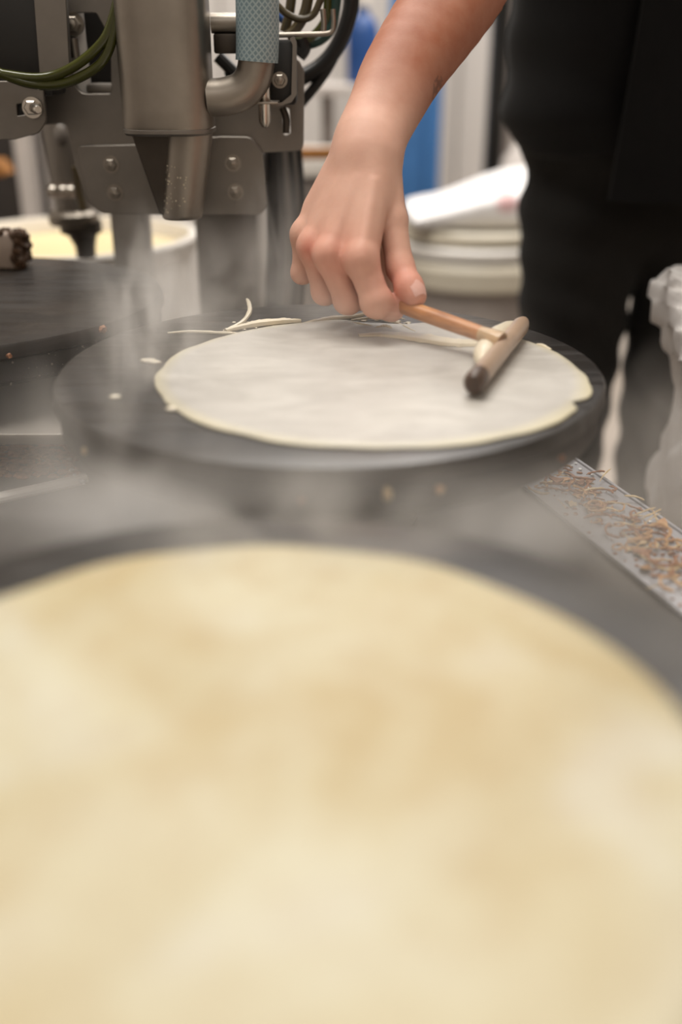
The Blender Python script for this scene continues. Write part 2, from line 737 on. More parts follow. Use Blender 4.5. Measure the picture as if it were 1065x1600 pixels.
def surface_nets(fn, lo, hi, step):
    lo, hi = np.array(lo, float), np.array(hi, float)
    n = np.ceil((hi - lo) / step).astype(int) + 1
    ax = [lo[i] + step * np.arange(n[i]) for i in range(3)]
    val = np.empty(n, np.float32)
    for i in range(n[0]):
        Y, Z = np.meshgrid(ax[1], ax[2], indexing='ij')
        val[i] = fn(np.stack([np.full_like(Y, ax[0][i]), Y, Z], -1))
    S = val < 0
    cells = np.zeros(n - 1, np.int8)
    for dx in (0, 1):
        for dy in (0, 1):
            for dz in (0, 1):
                cells += S[dx:n[0] - 1 + dx, dy:n[1] - 1 + dy, dz:n[2] - 1 + dz]
    act = (cells > 0) & (cells < 8)
    idx = np.argwhere(act)
    ids = -np.ones(n - 1, np.int64)
    ids[tuple(idx.T)] = np.arange(len(idx))
    acc = np.zeros((len(idx), 3))
    cnt = np.zeros(len(idx))
    cor = [(a, b, c) for a in (0, 1) for b in (0, 1) for c in (0, 1)]
    for a in cor:
        for k in range(3):
            if a[k]:
                continue
            b = list(a)
            b[k] = 1
            va = val[tuple((idx + a).T)]
            vb = val[tuple((idx + b).T)]
            m = (va < 0) != (vb < 0)
            t = va[m] / (va[m] - vb[m])
            p = np.array(a, float) + t[:, None] * (np.array(b) - np.array(a))
            acc[m] += p
            cnt[m] += 1
    V = lo + (idx + acc / cnt[:, None]) * step
    faces = []
    for k in range(3):
        u, w = [(1, 2), (2, 0), (0, 1)][k]
        s0 = [slice(None)] * 3
        s1 = [slice(None)] * 3
        s0[k], s1[k] = slice(0, -1), slice(1, None)
        ch = S[tuple(s0)] != S[tuple(s1)]
        e = np.argwhere(ch)
        e = e[(e[:, u] > 0) & (e[:, w] > 0) & (e[:, u] < n[u] - 1) & (e[:, w] < n[w] - 1)]
        q = []
        for du, dw in ((0, 0), (-1, 0), (-1, -1), (0, -1)):
            g = e.copy()
            g[:, u] += du
            g[:, w] += dw
            q.append(ids[tuple(g.T)])
        q = np.stack(q, 1)
        flip = ~S[tuple(e.T)]
        q[flip] = q[flip][:, ::-1]
        faces.append(q)
    return V, np.concatenate(faces)


def mesh_from(V, Fc):
    mb = MB()
    mb.v = [tuple(p) for p in V]
    mb.f = [tuple(int(i) for i in f) for f in Fc]
    return mb


# ------------------------------------------------------------------ the room
WB, WF, WL, WR, CE = 3.7, -1.6, -2.2, 2.4, 1.9


def slab(name, lo, hi, mat):
    return struct(MB().box(lo, hi).build(name, mat, smooth=False))


slab('floor', (WL, WF, -Z0 - 0.1), (WR, WB, -Z0), M['floor'])
slab('ceiling', (WL, WF, CE), (WR, WB, CE + 0.1), M['ceiling'])
wall_back = slab('wall_back', (WL, WB, -Z0), (WR, WB + 0.1, CE), M['wall'])
slab('wall_left', (WL - 0.1, WF, -Z0), (WL, WB, CE), M['wall'])
slab('wall_right', (WR, WF, -Z0), (WR + 0.1, WB, CE), M['wall'])
slab('wall_front', (WL, WF - 0.1, -Z0), (WR, WF, CE), M['wall'])
# the back wall is clad in upright white panels with recessed joints
for i in range(23):
    x0 = WL + i * 0.2
    MB().box((x0 + 0.004, WB - 0.02, -Z0 + 0.001), (x0 + 0.196, WB + 0.01, CE - 0.001), 0.006).build('panel', M['wall'], wall_back, smooth=False)


# ------------------------------------------------------------------ carousel deck under the griddles
HUB = Vector((-0.42, 0.50, 0))
DZ = -0.125
ang0 = math.radians(18.2)
AP = 0.705
hexa = [HUB + Vector((math.cos(ang0 + math.radians(30 + 60 * k)), math.sin(ang0 + math.radians(30 + 60 * k)), 0)) * (AP / math.cos(math.radians(30)))
        for k in range(6)]
deck = thing('carousel_table', 'dark steel hexagonal table carrying the round crepe griddles', 'table', (HUB.x, HUB.y, -Z0))
MB().plate([Vector((p.x, p.y, DZ - 0.014)) for p in hexa], [], 0.012, (0, 0, 1), 0.002).build('deck_plate', M['deck'], deck)
MB().lathe([(0.0, -0.60), (0.16, -0.60), (0.16, -0.002 + DZ), (0.0, -0.002 + DZ)], (HUB.x, HUB.y, 0), 40).build('hub_drum', M['steel_dark'], deck)
MB().lathe([(0.0, -Z0), (0.22, -Z0), (0.22, -Z0 + 0.05), (0.09, -Z0 + 0.08), (0.09, -0.58), (0, -0.58)], (HUB.x, HUB.y, 0), 40).build('pedestal', M['steel_dark'], deck)

GR = [Vector((-0.030, 0.256, 0)), Vector((-0.0085, 0.717, 0)), Vector((-0.372, 0.945, 0))]
GLAB = ['nearest black round griddle, under the large yellow cooked crepe',
        'middle black round griddle under the wet white crepe being spread',
        'empty black round griddle at the left below the steel machine']
GRAD = 0.2
griddles = []
for gi, (c, lab) in enumerate(zip(GR, GLAB)):
    g = thing('crepe_griddle', lab, 'griddle', (c.x, c.y, DZ), 'round griddles on the carousel')
    R = GRAD
    wob = lambda t, z, s=gi: 0.0025 * math.sin(3 * t + s) + 0.0015 * math.sin(7 * t + 2 * s)
    MB().lathe([(0.0, 0.0), (0.06, 0.0), (0.12, 0.0), (R - 0.03, 0.0), (R - 0.006, -0.0003), (R - 0.002, -0.0012), (R, -0.004),
                (R + 0.0005, -0.012), (R - 0.003, -0.0145), (0.0, -0.0145)], c, 128, wob=wob).build('cooking_plate', M['griddle'], g)
    MB().lathe([(0.0, -0.0150), (R - 0.004, -0.0150), (R - 0.003, -0.018), (R - 0.003, -0.032), (R - 0.012, -0.038), (R - 0.05, -0.044), (0, -0.044)],
               c, 96, wob=wob).build('heater_casing', M['griddle_side'], g)
    MB().lathe([(0.0, DZ), (0.07, DZ), (0.07, DZ + 0.008), (0.035, DZ + 0.014), (0.035, -0.0445), (0, -0.0445)], c, 32).build('stem', M['steel_dark'], g)
    if gi == 2:
        # flat flange that shows as a pale edge below the left griddle
        MB().box((c.x + 0.02, c.y - 0.20, -0.075), (c.x + 0.17, c.y - 0.02, -0.0655), 0.002).build('bracket', M['steel_dull'], g)
    griddles.append(g)


# ------------------------------------------------------------------ crepes
def crepe_mesh(c, R, thick, seg, rings, edge, hole=None, top=None):
    vs, fs = [], []
    cx, cyy = c
    prof = [(k / rings, 1.0) for k in range(rings + 1)]
    for k, (q, _) in enumerate(prof):
        for j in range(seg):
            t = 2 * math.pi * j / seg
            r = R * q * (1 + edge(t) * q ** 6)
            x, y = cx + r * math.cos(t), cyy + r * math.sin(t)
            lip = thick * (1 + 0.55 * math.exp(-((q - 0.965) / 0.03) ** 2)) * (1 if q < 0.985 else 0.55)
            z = 0.0006 + lip + (top(x, y) if top else 0)
            vs.append((x, y, z))
    for k in range(rings):
        for j in range(seg):
            a, b = k * seg + j, k * seg + (j + 1) % seg
            fs.append((a, b, b + seg, a + seg))
    base = len(vs)
    for j in range(seg):
        t = 2 * math.pi * j / seg
        r = R * (1 + edge(t))
        vs.append((cx + (r + 0.0004) * math.cos(t), cyy + (r + 0.0004) * math.sin(t), 0.0007))
    for j in range(seg):
        fs.append((rings * seg + j, rings * seg + (j + 1) % seg, base + (j + 1) % seg, base + j))
    fs.append(tuple(range(base, base + seg))[::-1])
    mb = MB()
    mb.v, mb.f = vs, fs
    # drop degenerate centre quads
    return mb


def waves(seed, amps):
    r = random.Random(seed)
    ph = [r.uniform(0, 6.28) for _ in amps]
    return lambda t: sum(a * math.sin(n * t + p) for (n, a), p in zip(amps, ph))


w1 = waves(3, [(2, .010), (3, .010), (5, .007), (9, .004), (14, .003)])
t1 = lambda x, y: 0.0012 * math.sin(23 * x + 9 * y) * math.sin(17 * y - 6 * x) + 0.0009 * math.sin(61 * x) * math.sin(53 * y + 1)
c1 = crepe_mesh((-0.034, 0.2585), 0.155, 0.0022, 160, 28, w1, top=lambda x, y: t1(x, y) + 0.0012)
tag(c1.build('crepe', M['cooked'], origin=(-0.034, 0.2585, 0.0)), 'large yellow mottled cooked crepe filling the blurred foreground', 'crepe')

w2w = waves(11, [(2, .006), (3, .006), (5, .005), (11, .004), (17, .003), (29, .002)])


def w2(t):
    # a nick on the right front edge and a ragged stretch at the back
    d = (t - math.radians(-27) + math.pi) % (2 * math.pi) - math.pi
    e = w2w(t) - 0.05 * math.exp(-(d / 0.05) ** 2) + 0.022 * math.exp(-((d - 0.16) / 0.12) ** 2)
    b = (t - math.radians(84) + math.pi) % (2 * math.pi) - math.pi
    e -= 0.115 * math.exp(-(b / 0.20) ** 4)
    return e


CR2 = (0.0215, 0.694)
c2 = crepe_mesh(CR2, 0.1525, 0.0016, 220, 30, w2, top=lambda x, y: 0.0004 * math.sin(60 * x + 20 * y) * math.sin(45 * y))
crepe2 = thing('crepe', 'pale wet crepe batter being spread on the middle griddle', 'crepe', (CR2[0], CR2[1], 0))
c2.build('batter_sheet', M['raw'], crepe2)


def strand(ctrl, r, name='batter_strand', squash=None):
    pts = curve_pts([PZ(x, y, 0) + Vector((0, 0, z)) for x, y, z in ctrl], 22)
    n = len(pts)
    rs = [r * (0.35 + 0.65 * math.sin(math.pi * min(1, max(0.04, (i + 0.6) / n))) ** 0.6) * random.uniform(0.85, 1.15) for i in range(n)]
    MB().tube(pts, rs, 7, squash=squash).build(name, M['batter'], crepe2)


strand([(262, 523, .0015), (300, 521, .0015), (345, 523, .0015), (372, 524, .0018)], .0014)
strand([(352, 519, .0016), (378, 509, .003), (390, 498, .006), (389, 487, .008), (386, 483, .009)], .0021)
strand([(352, 520, .0018), (395, 512, .0022), (440, 507, .0022), (470, 505, .0018)], .0034)
strand([(372, 514, .0018), (405, 508, .0024), (440, 505, .0022)], .0024)
strand([(470, 510, .0018), (510, 502, .002), (555, 498, .002), (575, 492, .002)], .0022)
strand([(548, 503, .0016), (580, 500, .0018), (612, 505, .0018), (648, 521, .0016)], .0016)
strand([(545, 506, .0016), (565, 511, .0016), (582, 513, .0014)], .0018)
strand([(575, 493, .0016), (600, 496, .0016), (632, 501, .0014)], .0010)
strand([(585, 516, .0014), (602, 514, .0016), (612, 517, .0014)], .0022)
strand([(600, 526, .0028), (660, 535, .0034), (705, 542, .0034), (750, 542, .003)], .0100, squash=.3)
strand([(560, 529, .0024), (600, 528, .0028), (650, 533, .0028), (700, 536, .0028)], .0065, squash=.3)
strand([(838, 541, .0014), (848, 544, .0016), (860, 549, .0014)], .0016)
bl = MB()
for _ in range(60):
    x, y = random.choice([(random.uniform(545, 640), random.uniform(500, 520)), (random.uniform(350, 470), random.uniform(503, 522))])
    p = PZ(x, y, 0)
    if (p - Vector((CR2[0], CR2[1], 0))).length > 0.13:
        bl.sphere(p + Vector((0, 0, 0.0005)), random.uniform(.0008, .0022), 7, 4, (1.3, 1, .4))
o = bl.build('batter_splashes', M['batter'], crepe2)
o['kind'] = 'stuff'
# lumps clinging to the left edge of the plate, and a few beads along the front edge
bl = MB()
for x, y, s in ((234, 566, .004), (228, 565, .003), (243, 568, .003), (268, 641, .0028), (180, 622, .0028), (700, 688, .003), (690, 686, .002)):
    bl.sphere(PZ(x, y, 0) + Vector((0, 0, 0.001)), s, 8, 5, (1.5, 1, .5))
o = bl.build('batter_lumps', M['batter'], crepe2)
o['kind'] = 'stuff'

# ------------------------------------------------------------------ batter spreader
bar_a, bar_b = PZ(739, 600, 0.0125), PZ(817, 505, 0.0125)
J = bar_a.lerp(bar_b, 0.52) + Vector((0, 0, 0.006))
S1 = C(628, 478, 0.785)
dirh = (S1 - J).normalized()
ptsH = [J + dirh * t for t in (0.0, 0.02, 0.05, 0.08, 0.11, 0.135, 0.150)]
spreader = thing('batter_spreader', 'wooden T-shaped batter spreader held in the hand', 'spreader', (J.x, J.y, 0.003))
MB().tube(ptsH, [.0054, .0058, .0062, .0062, .0060, .0056, .0040], 16).build('handle', M['wood'], spreader)
MB().tube([ptsH[0] + dirh * t for t in (0.0, .006, .014, .022)], [.0066, .0066, .0062, .0056], 16).build('wet_joint', M['wet_joint'], spreader)
bd = (bar_b - bar_a).normalized()
n = 14
MB().tube([bar_a.lerp(bar_b, i / n) for i in range(n + 1)],
          [.0068 * (0.72 if i in (0, n) else 1.0) for i in range(n + 1)], 16, squash=1.15).build('crossbar', M['wet_wood'], spreader)
MB().tube([bar_a - bd * .0015, bar_a + bd * .002, bar_a + bd * .012, bar_a + bd * .018], [.0050, .0072, .0073, .0070], 16, squash=1.15).build('dark_end', M['dark_wood'], spreader)
sidev = Vector((-bd.y, bd.x, 0))
if sidev.x > 0:
    sidev = -sidev
coat = curve_pts([bar_a.lerp(bar_b, q) + sidev * s + Vector((0, 0, zz)) for q, s, zz in
                  ((.36, .008, -.004), (.50, .011, -.002), (.68, .011, .000), (.86, .007, .002), (.97, .001, .002))], 16)
MB().tube(coat, [.003, .005, .0066, .008, .0085, .009, .009, .009, .009, .0088, .0084, .008, .0072, .0062, .0056, .005, .004, .003, .003, .003, .003][:len(coat)], 12).build('batter_coat', M['batter'], spreader)


# ------------------------------------------------------------------ person
PB = Vector((0.43, 1.47, 0))
W = lambda *a: np.array(C(*a))
wrist = W(575, 222, .803)
fore1 = W(632, 108, .842)
fore2 = W(708, -5, .885)
elbow = W(800, -160, .93)
MCP = [W(564, 406, .774), W(515, 399, .787), W(488, 385, .804), W(476, 366, .824)]
BASE = [W(591, 246, .793), W(574, 242, .795), W(559, 244, .800), W(545, 252, .809)]
RM = [.0130, .0124, .0116, .0108]
FING = [
    [(MCP[0], .0125), (W(588, 472, .777), .0116), (W(611, 481, .790), .0103), (W(619, 474, .806), .0088)],
    [(MCP[1], .0122), (W(543, 469, .799), .0106), (W(560, 466, .826), .0095), (W(574, 452, .838), .0082)],
    [(MCP[2], .0114), (W(507, 456, .818), .0099), (W(526, 452, .844), .0090), (W(545, 438, .850), .0080)],
    [(MCP[3], .0102), (W(472, 426, .838), .0086), (W(490, 427, .860), .0080), (W(506, 414, .866), .0072)],
]
THUMB = [(W(596, 262, .802), .0140), (W(612, 344, .796), .0118), (W(625, 418, .790), .0106), (W(639, 449, .781), .0106), (W(648, 463, .777), .0092)]
camdir = np.array([0, cp, -sp])


def fore_field(P):
    # two bones side by side give the flattened section of a forearm
    ax = fore2 - wrist
    ax /= np.linalg.norm(ax)
    side = np.cross(ax, camdir)
    side /= np.linalg.norm(side)
    d = None
    for s in (-1, 0, 1):
        keys = [(wrist + ax * .004, .0160, .0088), (wrist + (fore1 - wrist) * .45, .0182, .0088), (fore1, .0236, .0085), (fore2, .0300, .0100), (elbow, .0350, .0120)]
        cpts = curve_pts([Vector(p + side * s * o) for p, r, o in keys], 16)
        crad = curve_pts([Vector((r + (.0012 if s == 0 else 0), 0, 0)) for p, r, o in keys], 16)
        chain = [(np.array(p), q.x) for p, q in zip(cpts, crad)]
        for (a, ra), (b, rb) in zip(chain, chain[1:]):
            e = sd_cone(P, a, b, ra, rb)
            d = e if d is None else smin(d, e, .008)
    return d


def hand_field(P):
    palm = None
    for b, m, r in zip(BASE, MCP, RM):
        e = sd_cone(P, b, m, .0152, r)
        palm = e if palm is None else smin(palm, e, .013)
    # palm bulk lies behind the bones, seen from the camera
    for (a, b, ra, rb) in ((W(588, 300, .818), W(556, 392, .806), .015, .013), (W(556, 300, .828), W(512, 385, .822), .015, .013),
                           (W(540, 300, .836), W(486, 372, .840), .013, .012), (W(592, 285, .815), W(602, 330, .812), .0150, .0110)):
        palm = smin(palm, sd_cone(P, a, b, ra, rb), .012)
    palm = smin(palm, sd_cone(P, wrist, (BASE[1] + BASE[2]) / 2, .0180, .0165), .016)
    palm = smin(palm, sd_cone(P, W(582, 330, .826), W(592, 410, .828), .014, .013), .010)
    palm = smin(palm, sd_cone(P, W(592, 410, .828), W(600, 448, .830), .013, .011), .006)
    palm = smin(palm, sd_cone(P, W(545, 238, .822), W(499, 325, .832), .0125, .0120), .014)
    # tendons and knuckles on the back of the hand
    for b, m, r in zip(BASE, MCP, RM):
        u = b + (m - b) * .30 - camdir * (.0125)
        v = m - camdir * (r * 0.86)
        palm = smin(palm, sd_cone(P, u, v, .0016, .0030), .0055)
        palm = smin(palm, sd_cone(P, m - camdir * r * .36, m - camdir * r * .36 + (m - b) * .03, .0085, .0082), .008)
    fing = None
    for ch in FING:
        f = None
        for (a, ra), (b, rb) in zip(ch, ch[1:]):
            e = sd_cone(P, a, b, ra, rb)
            f = e if f is None else smin(f, e, .004)
        # a slightly thicker knuckle
        f = smin(f, np.linalg.norm(P - ch[1][0], axis=-1) - ch[1][1] * 1.04, .004)
        fing = f if fing is None else smin(fing, f, .0012)
    d = smin(palm, fing, .0065)
    th = None
    for (a, ra), (b, rb) in zip(THUMB, THUMB[1:]):
        e = sd_cone(P, a, b, ra, rb)
        th = e if th is None else smin(th, e, .006)
    thp = sd_cone(P, THUMB[0][0], THUMB[1][0] * .8 + THUMB[0][0] * .2, .0140, .0118)
    d = smin(d, thp, .012)
    d = smin(d, th, .0016)
    return d


def arm_field(P):
    return smin(fore_field(P), hand_field(P), .016)


allp = np.array([p for ch in FING for p, _ in ch] + [p for p, _ in THUMB] + [wrist, fore1, fore2] + BASE)
lo = allp.min(0) - .045
hi = allp.max(0) + .045
V1, F1 = surface_nets(arm_field, lo, hi, .0017)
# the rest of the forearm up to the sleeve, coarser, overlapping inside the first piece
shoulder_r = np.array([.235, 1.275, .50])


def upper_field(P):
    d = fore_field(P) + .0002
    d = smin(d, sd_cone(P, elbow, shoulder_r, .043, .055), .02)
    return np.maximum(d, -(np.sum((P - fore2) * ((elbow - fore2) / np.linalg.norm(elbow - fore2)), -1) + .030))


chest = np.array([.42, 1.37, .36])
shoulder_l = np.array([.61, 1.31, .50])
elbow_l = np.array([.70, 1.27, .22])
wrist_l = np.array([.62, 1.10, .10])
neck = np.array([.415, 1.24, .58])
head = np.array([.405, 1.17, .71])
hipr, hipl = np.array([.345, 1.47, -.03]), np.array([.515, 1.47, -.03])
kneer, kneel = np.array([.338, 1.46, -.40]), np.array([.505, 1.47, -.40])
anr, anl = np.array([.330, 1.50, -.82]), np.array([.505, 1.51, -.82])


def torso_field(P):
    d = sd_cone(P, [.355, 1.45, .15], [.33, 1.35, .40], .112, .115)
    d = smin(d, sd_cone(P, [.505, 1.45, .15], [.52, 1.36, .40], .112, .115), .06)
    d = smin(d, sd_cone(P, shoulder_r, shoulder_l, .062, .062), .06)
    return d


def legs_field(P):
    d = smin(sd_cone(P, hipr, kneer, .078, .055), sd_cone(P, kneer, anr, .055, .040), .02)
    e = smin(sd_cone(P, hipl, kneel, .078, .055), sd_cone(P, kneel, anl, .055, .040), .02)
    d = smin(d, e, .012)
    return smin(d, sd_cone(P, [.36, 1.47, .03], [.50, 1.47, .03], .09, .09), .04)


def body_field(P):
    d = smin(torso_field(P), legs_field(P), .03)
    d = smin(d, sd_cone(P, neck - np.array([0, -.04, .08]), neck, .058, .052), .03)
    hd = sd_cone(P, head + np.array([0, .015, .03]), head + np.array([0, -.035, -.055]), .088, .058)
    hd = smin(hd, sd_cone(P, head + np.array([0, -.105, -.012]), head + np.array([0, -.115, -.035]), .010, .014), .016)   # nose
    for s in (-1, 1):
        hd = smin(hd, sd_cone(P, head + np.array([s * .086, .01, .015]), head + np.array([s * .084, .012, -.025]), .014, .011), .008)  # ears
        hd = np.maximum(hd, -(np.linalg.norm(P - (head + np.array([s * .033, -.098, .004])), axis=-1) - .014))                        # eye sockets
        hd = smin(hd, np.linalg.norm(P - (head + np.array([s * .033, -.083, .004])), axis=-1) - .014, .003)
    hd = smin(hd, sd_cone(P, head + np.array([-.02, -.094, -.068]), head + np.array([.02, -.094, -.068]), .008, .008), .006)          # mouth
    d = smin(d, smin(hd, sd_cone(P, neck, head + np.array([0, .02, -.04]), .052, .055), .02), .02)
    a = smin(sd_cone(P, shoulder_l, elbow_l, .055, .043), sd_cone(P, elbow_l, wrist_l, .042, .027), .02)
    palm_l = wrist_l + np.array([-.05, -.055, -.03])
    a = smin(a, sd_cone(P, wrist_l, palm_l, .026, .030), .02)
    for k in range(4):
        q = palm_l + np.array([-.012 + .004 * k, -.01, .028 - .019 * k])
        a = smin(a, smin(sd_cone(P, q, q + np.array([-.035, -.03, -.008]), .0105, .0095), sd_cone(P, q + np.array([-.035, -.03, -.008]), q + np.array([-.045, -.035, -.045]), .0095, .008), .004), .005)
    q = wrist_l + np.array([-.03, -.04, .01])
    a = smin(a, sd_cone(P, q, q + np.array([-.045, -.01, .035]), .014, .010), .008)
    d = smin(d, a, .02)
    d = smin(d, sd_cone(P, anr, anr + np.array([0, -.14, -.045]), .040, .030), .02)
    d = smin(d, sd_cone(P, anl, anl + np.array([0, -.14, -.045]), .040, .030), .02)
    d = smin(d, sd_cone(P, elbow, shoulder_r, .043, .055), .02)
    f = np.maximum(fore_field(P), -np.sum((P - fore2) * ((elbow - fore2) / np.linalg.norm(elbow - fore2)), -1) - .0)
    return smin(d, f + .0004, .02)


V2, F2 = surface_nets(body_field, (.03, .90, -.895), (.84, 1.68, .87), .0105)
person = thing('person', 'person in black shirt and trousers spreading batter with right hand', 'person', (PB.x, PB.y, -Z0))
mb = mesh_from(np.concatenate([V1, V2]), np.concatenate([F1, F2 + len(V1)]))
body = mb.build('body', M['skin'], person, angle=180)
# skin tone: pinker knuckles and fingertips, browner forearm, small dark tattoo under the forearm
Vall = np.concatenate([V1, V2])
tone_hand = np.array(lin(218, 174, 154)[:3])
tone_arm = np.array(lin(146, 84, 56)[:3])
tone_red = np.array(lin(214, 118, 100)[:3])
tone_fing = np.array(lin(214, 164, 146)[:3])
axn = (fore2 - wrist) / np.linalg.norm(fore2 - wrist)
s = np.clip(((Vall - wrist) @ axn + .015) / .11, 0, 1)
s = s * s * (3 - 2 * s)
colr = tone_hand + s[:, None] * (tone_arm - tone_hand)
dpip = np.min([np.linalg.norm(Vall - FING[k][1][0], axis=1) for k in range(4)], axis=0)
q = np.clip(1 - dpip / .04, 0, 1)[:, None]
colr = colr * (1 - .6 * q) + tone_fing * .6 * q
for p, rad, k in ((MCP[1], .019, .55), (MCP[0], .020, .35), (MCP[2], .014, .5), (THUMB[3][0], .022, .6), (W(480, 389, .79), .008, .6)):
    q = np.exp(-(np.linalg.norm(Vall - p, axis=1) / rad) ** 2)[:, None] * k
    colr = colr * (1 - q) + tone_red * q
tat = W(676, 140, .835)
q = (np.linalg.norm((Vall - tat) * 1.0, axis=1) < .012) & (np.sin(Vall[:, 0] * 900) * np.sin(Vall[:, 2] * 700) > -.3)
colr[q] = colr[q] * .35
at = body.data.color_attributes.new('Col', 'FLOAT_COLOR', 'POINT')
at.data.foreach_set('color', np.concatenate([colr, np.ones((len(colr), 1))], 1).astype(np.float32).ravel())

# thumb nail: a small curved plate bedded in the thumb tip
tip, ip = THUMB[4][0], THUMB[3][0]
ta = (tip - ip) / np.linalg.norm(tip - ip)
nn = np.array(Vector((0.35, -0.55, 0.75)).normalized())
nn = nn - ta * (nn @ ta)
nn /= np.linalg.norm(nn)
sd = np.cross(ta, nn)
nm = MB()
nv, nf = [], []
for i in range(7):
    u = -0.0090 + .0145 * i / 6
    hw = .0066 * (1 - .25 * abs((i - 2.5) / 3.5) ** 3)
    for j in range(7):
        w = (j - 3) / 3
        nv.append(tip + ta * u + sd * w * hw + nn * (.0104 + max(0, -u) * .19 - .0026 * w * w - .0012 * max(0, (i - 4)) - .0006 * (i == 0)))
for i in range(6):
    for j in range(6):
        nf.append((i * 7 + j, i * 7 + j + 1, i * 7 + j + 8, i * 7 + j + 7))
nm.add(nv, nf).build('thumbnail', M['nail'], person)


def fold(P, a, kx, kz, ph=0):
    return a * np.sin(kx * P[..., 0] + 9 * np.sin(P[..., 2] * 7 + ph) * .25 + kz * P[..., 2] + ph) * np.sin(P[..., 2] * kz * 1.7 - P[..., 0] * kx * .4 + P[..., 1] * 11)


def shirt_field(P):
    z = P[..., 2]
    flare = .014 * np.clip(1 - np.abs(z - .13) / .12, 0, 1)
    d = torso_field(P) - .012 - flare + fold(P, .006, 30, 26)
    sl = sd_cone(P, shoulder_r, shoulder_r + (elbow - shoulder_r) * .72, .070, .066)
    sl2 = sd_cone(P, shoulder_l, shoulder_l + (elbow_l - shoulder_l) * .72, .070, .066)
    d = smin(smin(d, sl, .03), sl2, .03)
    d = np.maximum(d, -(np.linalg.norm(P - (neck + np.array([0, -.01, .03])), axis=-1) - .075))
    hem = z - (.088 + .012 * np.sin(P[..., 0] * 14 + 1.2) - .05 * (P[..., 0] - .3))
    return smin_max(d, -hem, .02)


def smin_max(a, b, k):
    return -smin(-a, -b, k)


def trouser_field(P):
    d = smin(legs_field(P), torso_field(P), .03) - .009 + fold(P, .005, 34, 30, 1.0)
    return np.maximum(np.maximum(d, P[..., 2] - .125), -(P[..., 2] + .86))


Vs, Fs = surface_nets(shirt_field, (.05, 1.10, .04), (.82, 1.66, .66), .0075)
mesh_from(Vs, Fs).build('shirt', M['shirt'], person, angle=180)
Vs, Fs = surface_nets(trouser_field, (.20, 1.30, -.875), (.68, 1.66, .15), .0075)
mesh_from(Vs, Fs).build('trousers', M['trousers'], person, angle=180)
# bib apron hanging in front of the shirt
ap = MB()
av, af = [], []
nx, nz = 16, 18
for layer in (0, 1):
    for k in range(nz + 1):
        z = .045 + (.44 - .045) * k / nz
        for i in range(nx + 1):
            x = .335 + .27 * i / nx
            u = (x - .43) / .17
            y = 1.298 - .25 * max(0, z - .03) + .06 * u * u + .005 * math.sin(30 * x + 8 * z) - (.004 if layer else 0)
            av.append((x, y - .012, z + .006 * math.sin(12 * x) * (k == 0)))
m1 = (nx + 1) * (nz + 1)
for k in range(nz):
    for i in range(nx):
        a = k * (nx + 1) + i
        af.append((a, a + nx + 1, a + nx + 2, a + 1))
        af.append((m1 + a, m1 + a + 1, m1 + a + nx + 2, m1 + a + nx + 1))
for i in range(nx):
    af.append((i, i + 1, m1 + i + 1, m1 + i))
for k in range(nz):
    a, b = k * (nx + 1), (k + 1) * (nx + 1)
    af.append((a, m1 + a, m1 + b, b))
    af.append((a + nx, b + nx, m1 + b + nx, m1 + a + nx))
ap.add(av, af).build('apron', M['apron'], person)
for an in (anr, anl):
    MB().tube([an + np.array([0, .05, -.055]), an + np.array([0, .02, -.048]), an + np.array([0, -.10, -.045]), an + np.array([0, -.17, -.052]), an + np.array([0, -.20, -.058])],
              [.022, .030, .034, .030, .014], 14, squash=.8).build('shoe', M['shoe'], person)
Vs, Fs = surface_nets(lambda P: np.maximum(sd_cone(P, head + np.array([0, .03, .045]), head + np.array([0, .05, -.01]), .092, .088),
                                           -(np.linalg.norm(P - (head + np.array([0, -.12, -.05])), axis=-1) - .135)),
                      (.28, 1.03, .55), (.54, 1.36, .86), .008)
mesh_from(Vs, Fs).build('hair', M['hair'], person, angle=180)

# ------------------------------------------------------------------ batter depositor machine
YM = 1.02
mach = thing('batter_depositor', 'stainless steel batter dispensing machine with nozzle, blue hose and bolted plates', 'machine', (-0.13, 1.26, -Z0))
# upright column behind, carrying the plates
ca, cb = PY(303, 340, 1.24), PY(402, 340, 1.24)
MB().box((ca.x, 1.24, -Z0), (cb.x, 1.34, .118), 0.004).build('column', M['steel_dull'], mach)
pa, pb = PY(171, 340, 1.21), PY(224, 340, 1.21)
MB().box((pa.x, 1.21, -Z0), (pb.x, 1.26, .11), 0.004).build('support_post', M['steel_dull'], mach)
MB().box((ca.x - .02, YM + .012, .078), (cb.x + .02, 1.245, .114), 0.004).build('arm', M['steel_dark'], mach)
# large back plate with its slot
out, hl = pxplate([(60, -60), (300, -60), (300, 126), (424, 126), (432, 94), (466, 92), (475, 112), (474, 236), (392, 240), (330, 330), (160, 330), (138, 318), (118, 262), (104, 192), (60, 196)], YM + .006,
                  [0, 0, 0, .001, .002, .006, .002, .008, .004, .004, .01, .012, .01, .004, .004], [([(98, 20), (150, 20), (172, 60), (174, 146), (122, 147), (108, 100)], [.003, .003, .003, .003, .012, .003]),
                                                               ([(440, 166), (452, 170), (454, 208), (443, 212)], .002)])
MB().plate(out, hl, .006, (0, 1, 0), .0006).build('back_plate', M['steel_dull'], mach)
out, hl = pxplate([(120, 228), (210, 226), (345, 213), (393, 214), (410, 240), (417, 322), (408, 336), (262, 336), (158, 334), (140, 318)], YM,
                  [.004, .001, .001, .012, .006, .008, .010, .002, .012, .01])
MB().plate(out, [], .0052, (0, 1, 0), .0006).build('bolt_plate', M['steel_dull'], mach)
for x, y in ((174, 257), (180, 301), (364, 255), (368, 300)):
    b = MB()
    bolt(b, PY(x, y, YM), .0058)
    b.build('bolt', M['steel'], mach)
# nozzle: barrel, weld ring, offset cone
dN = .93


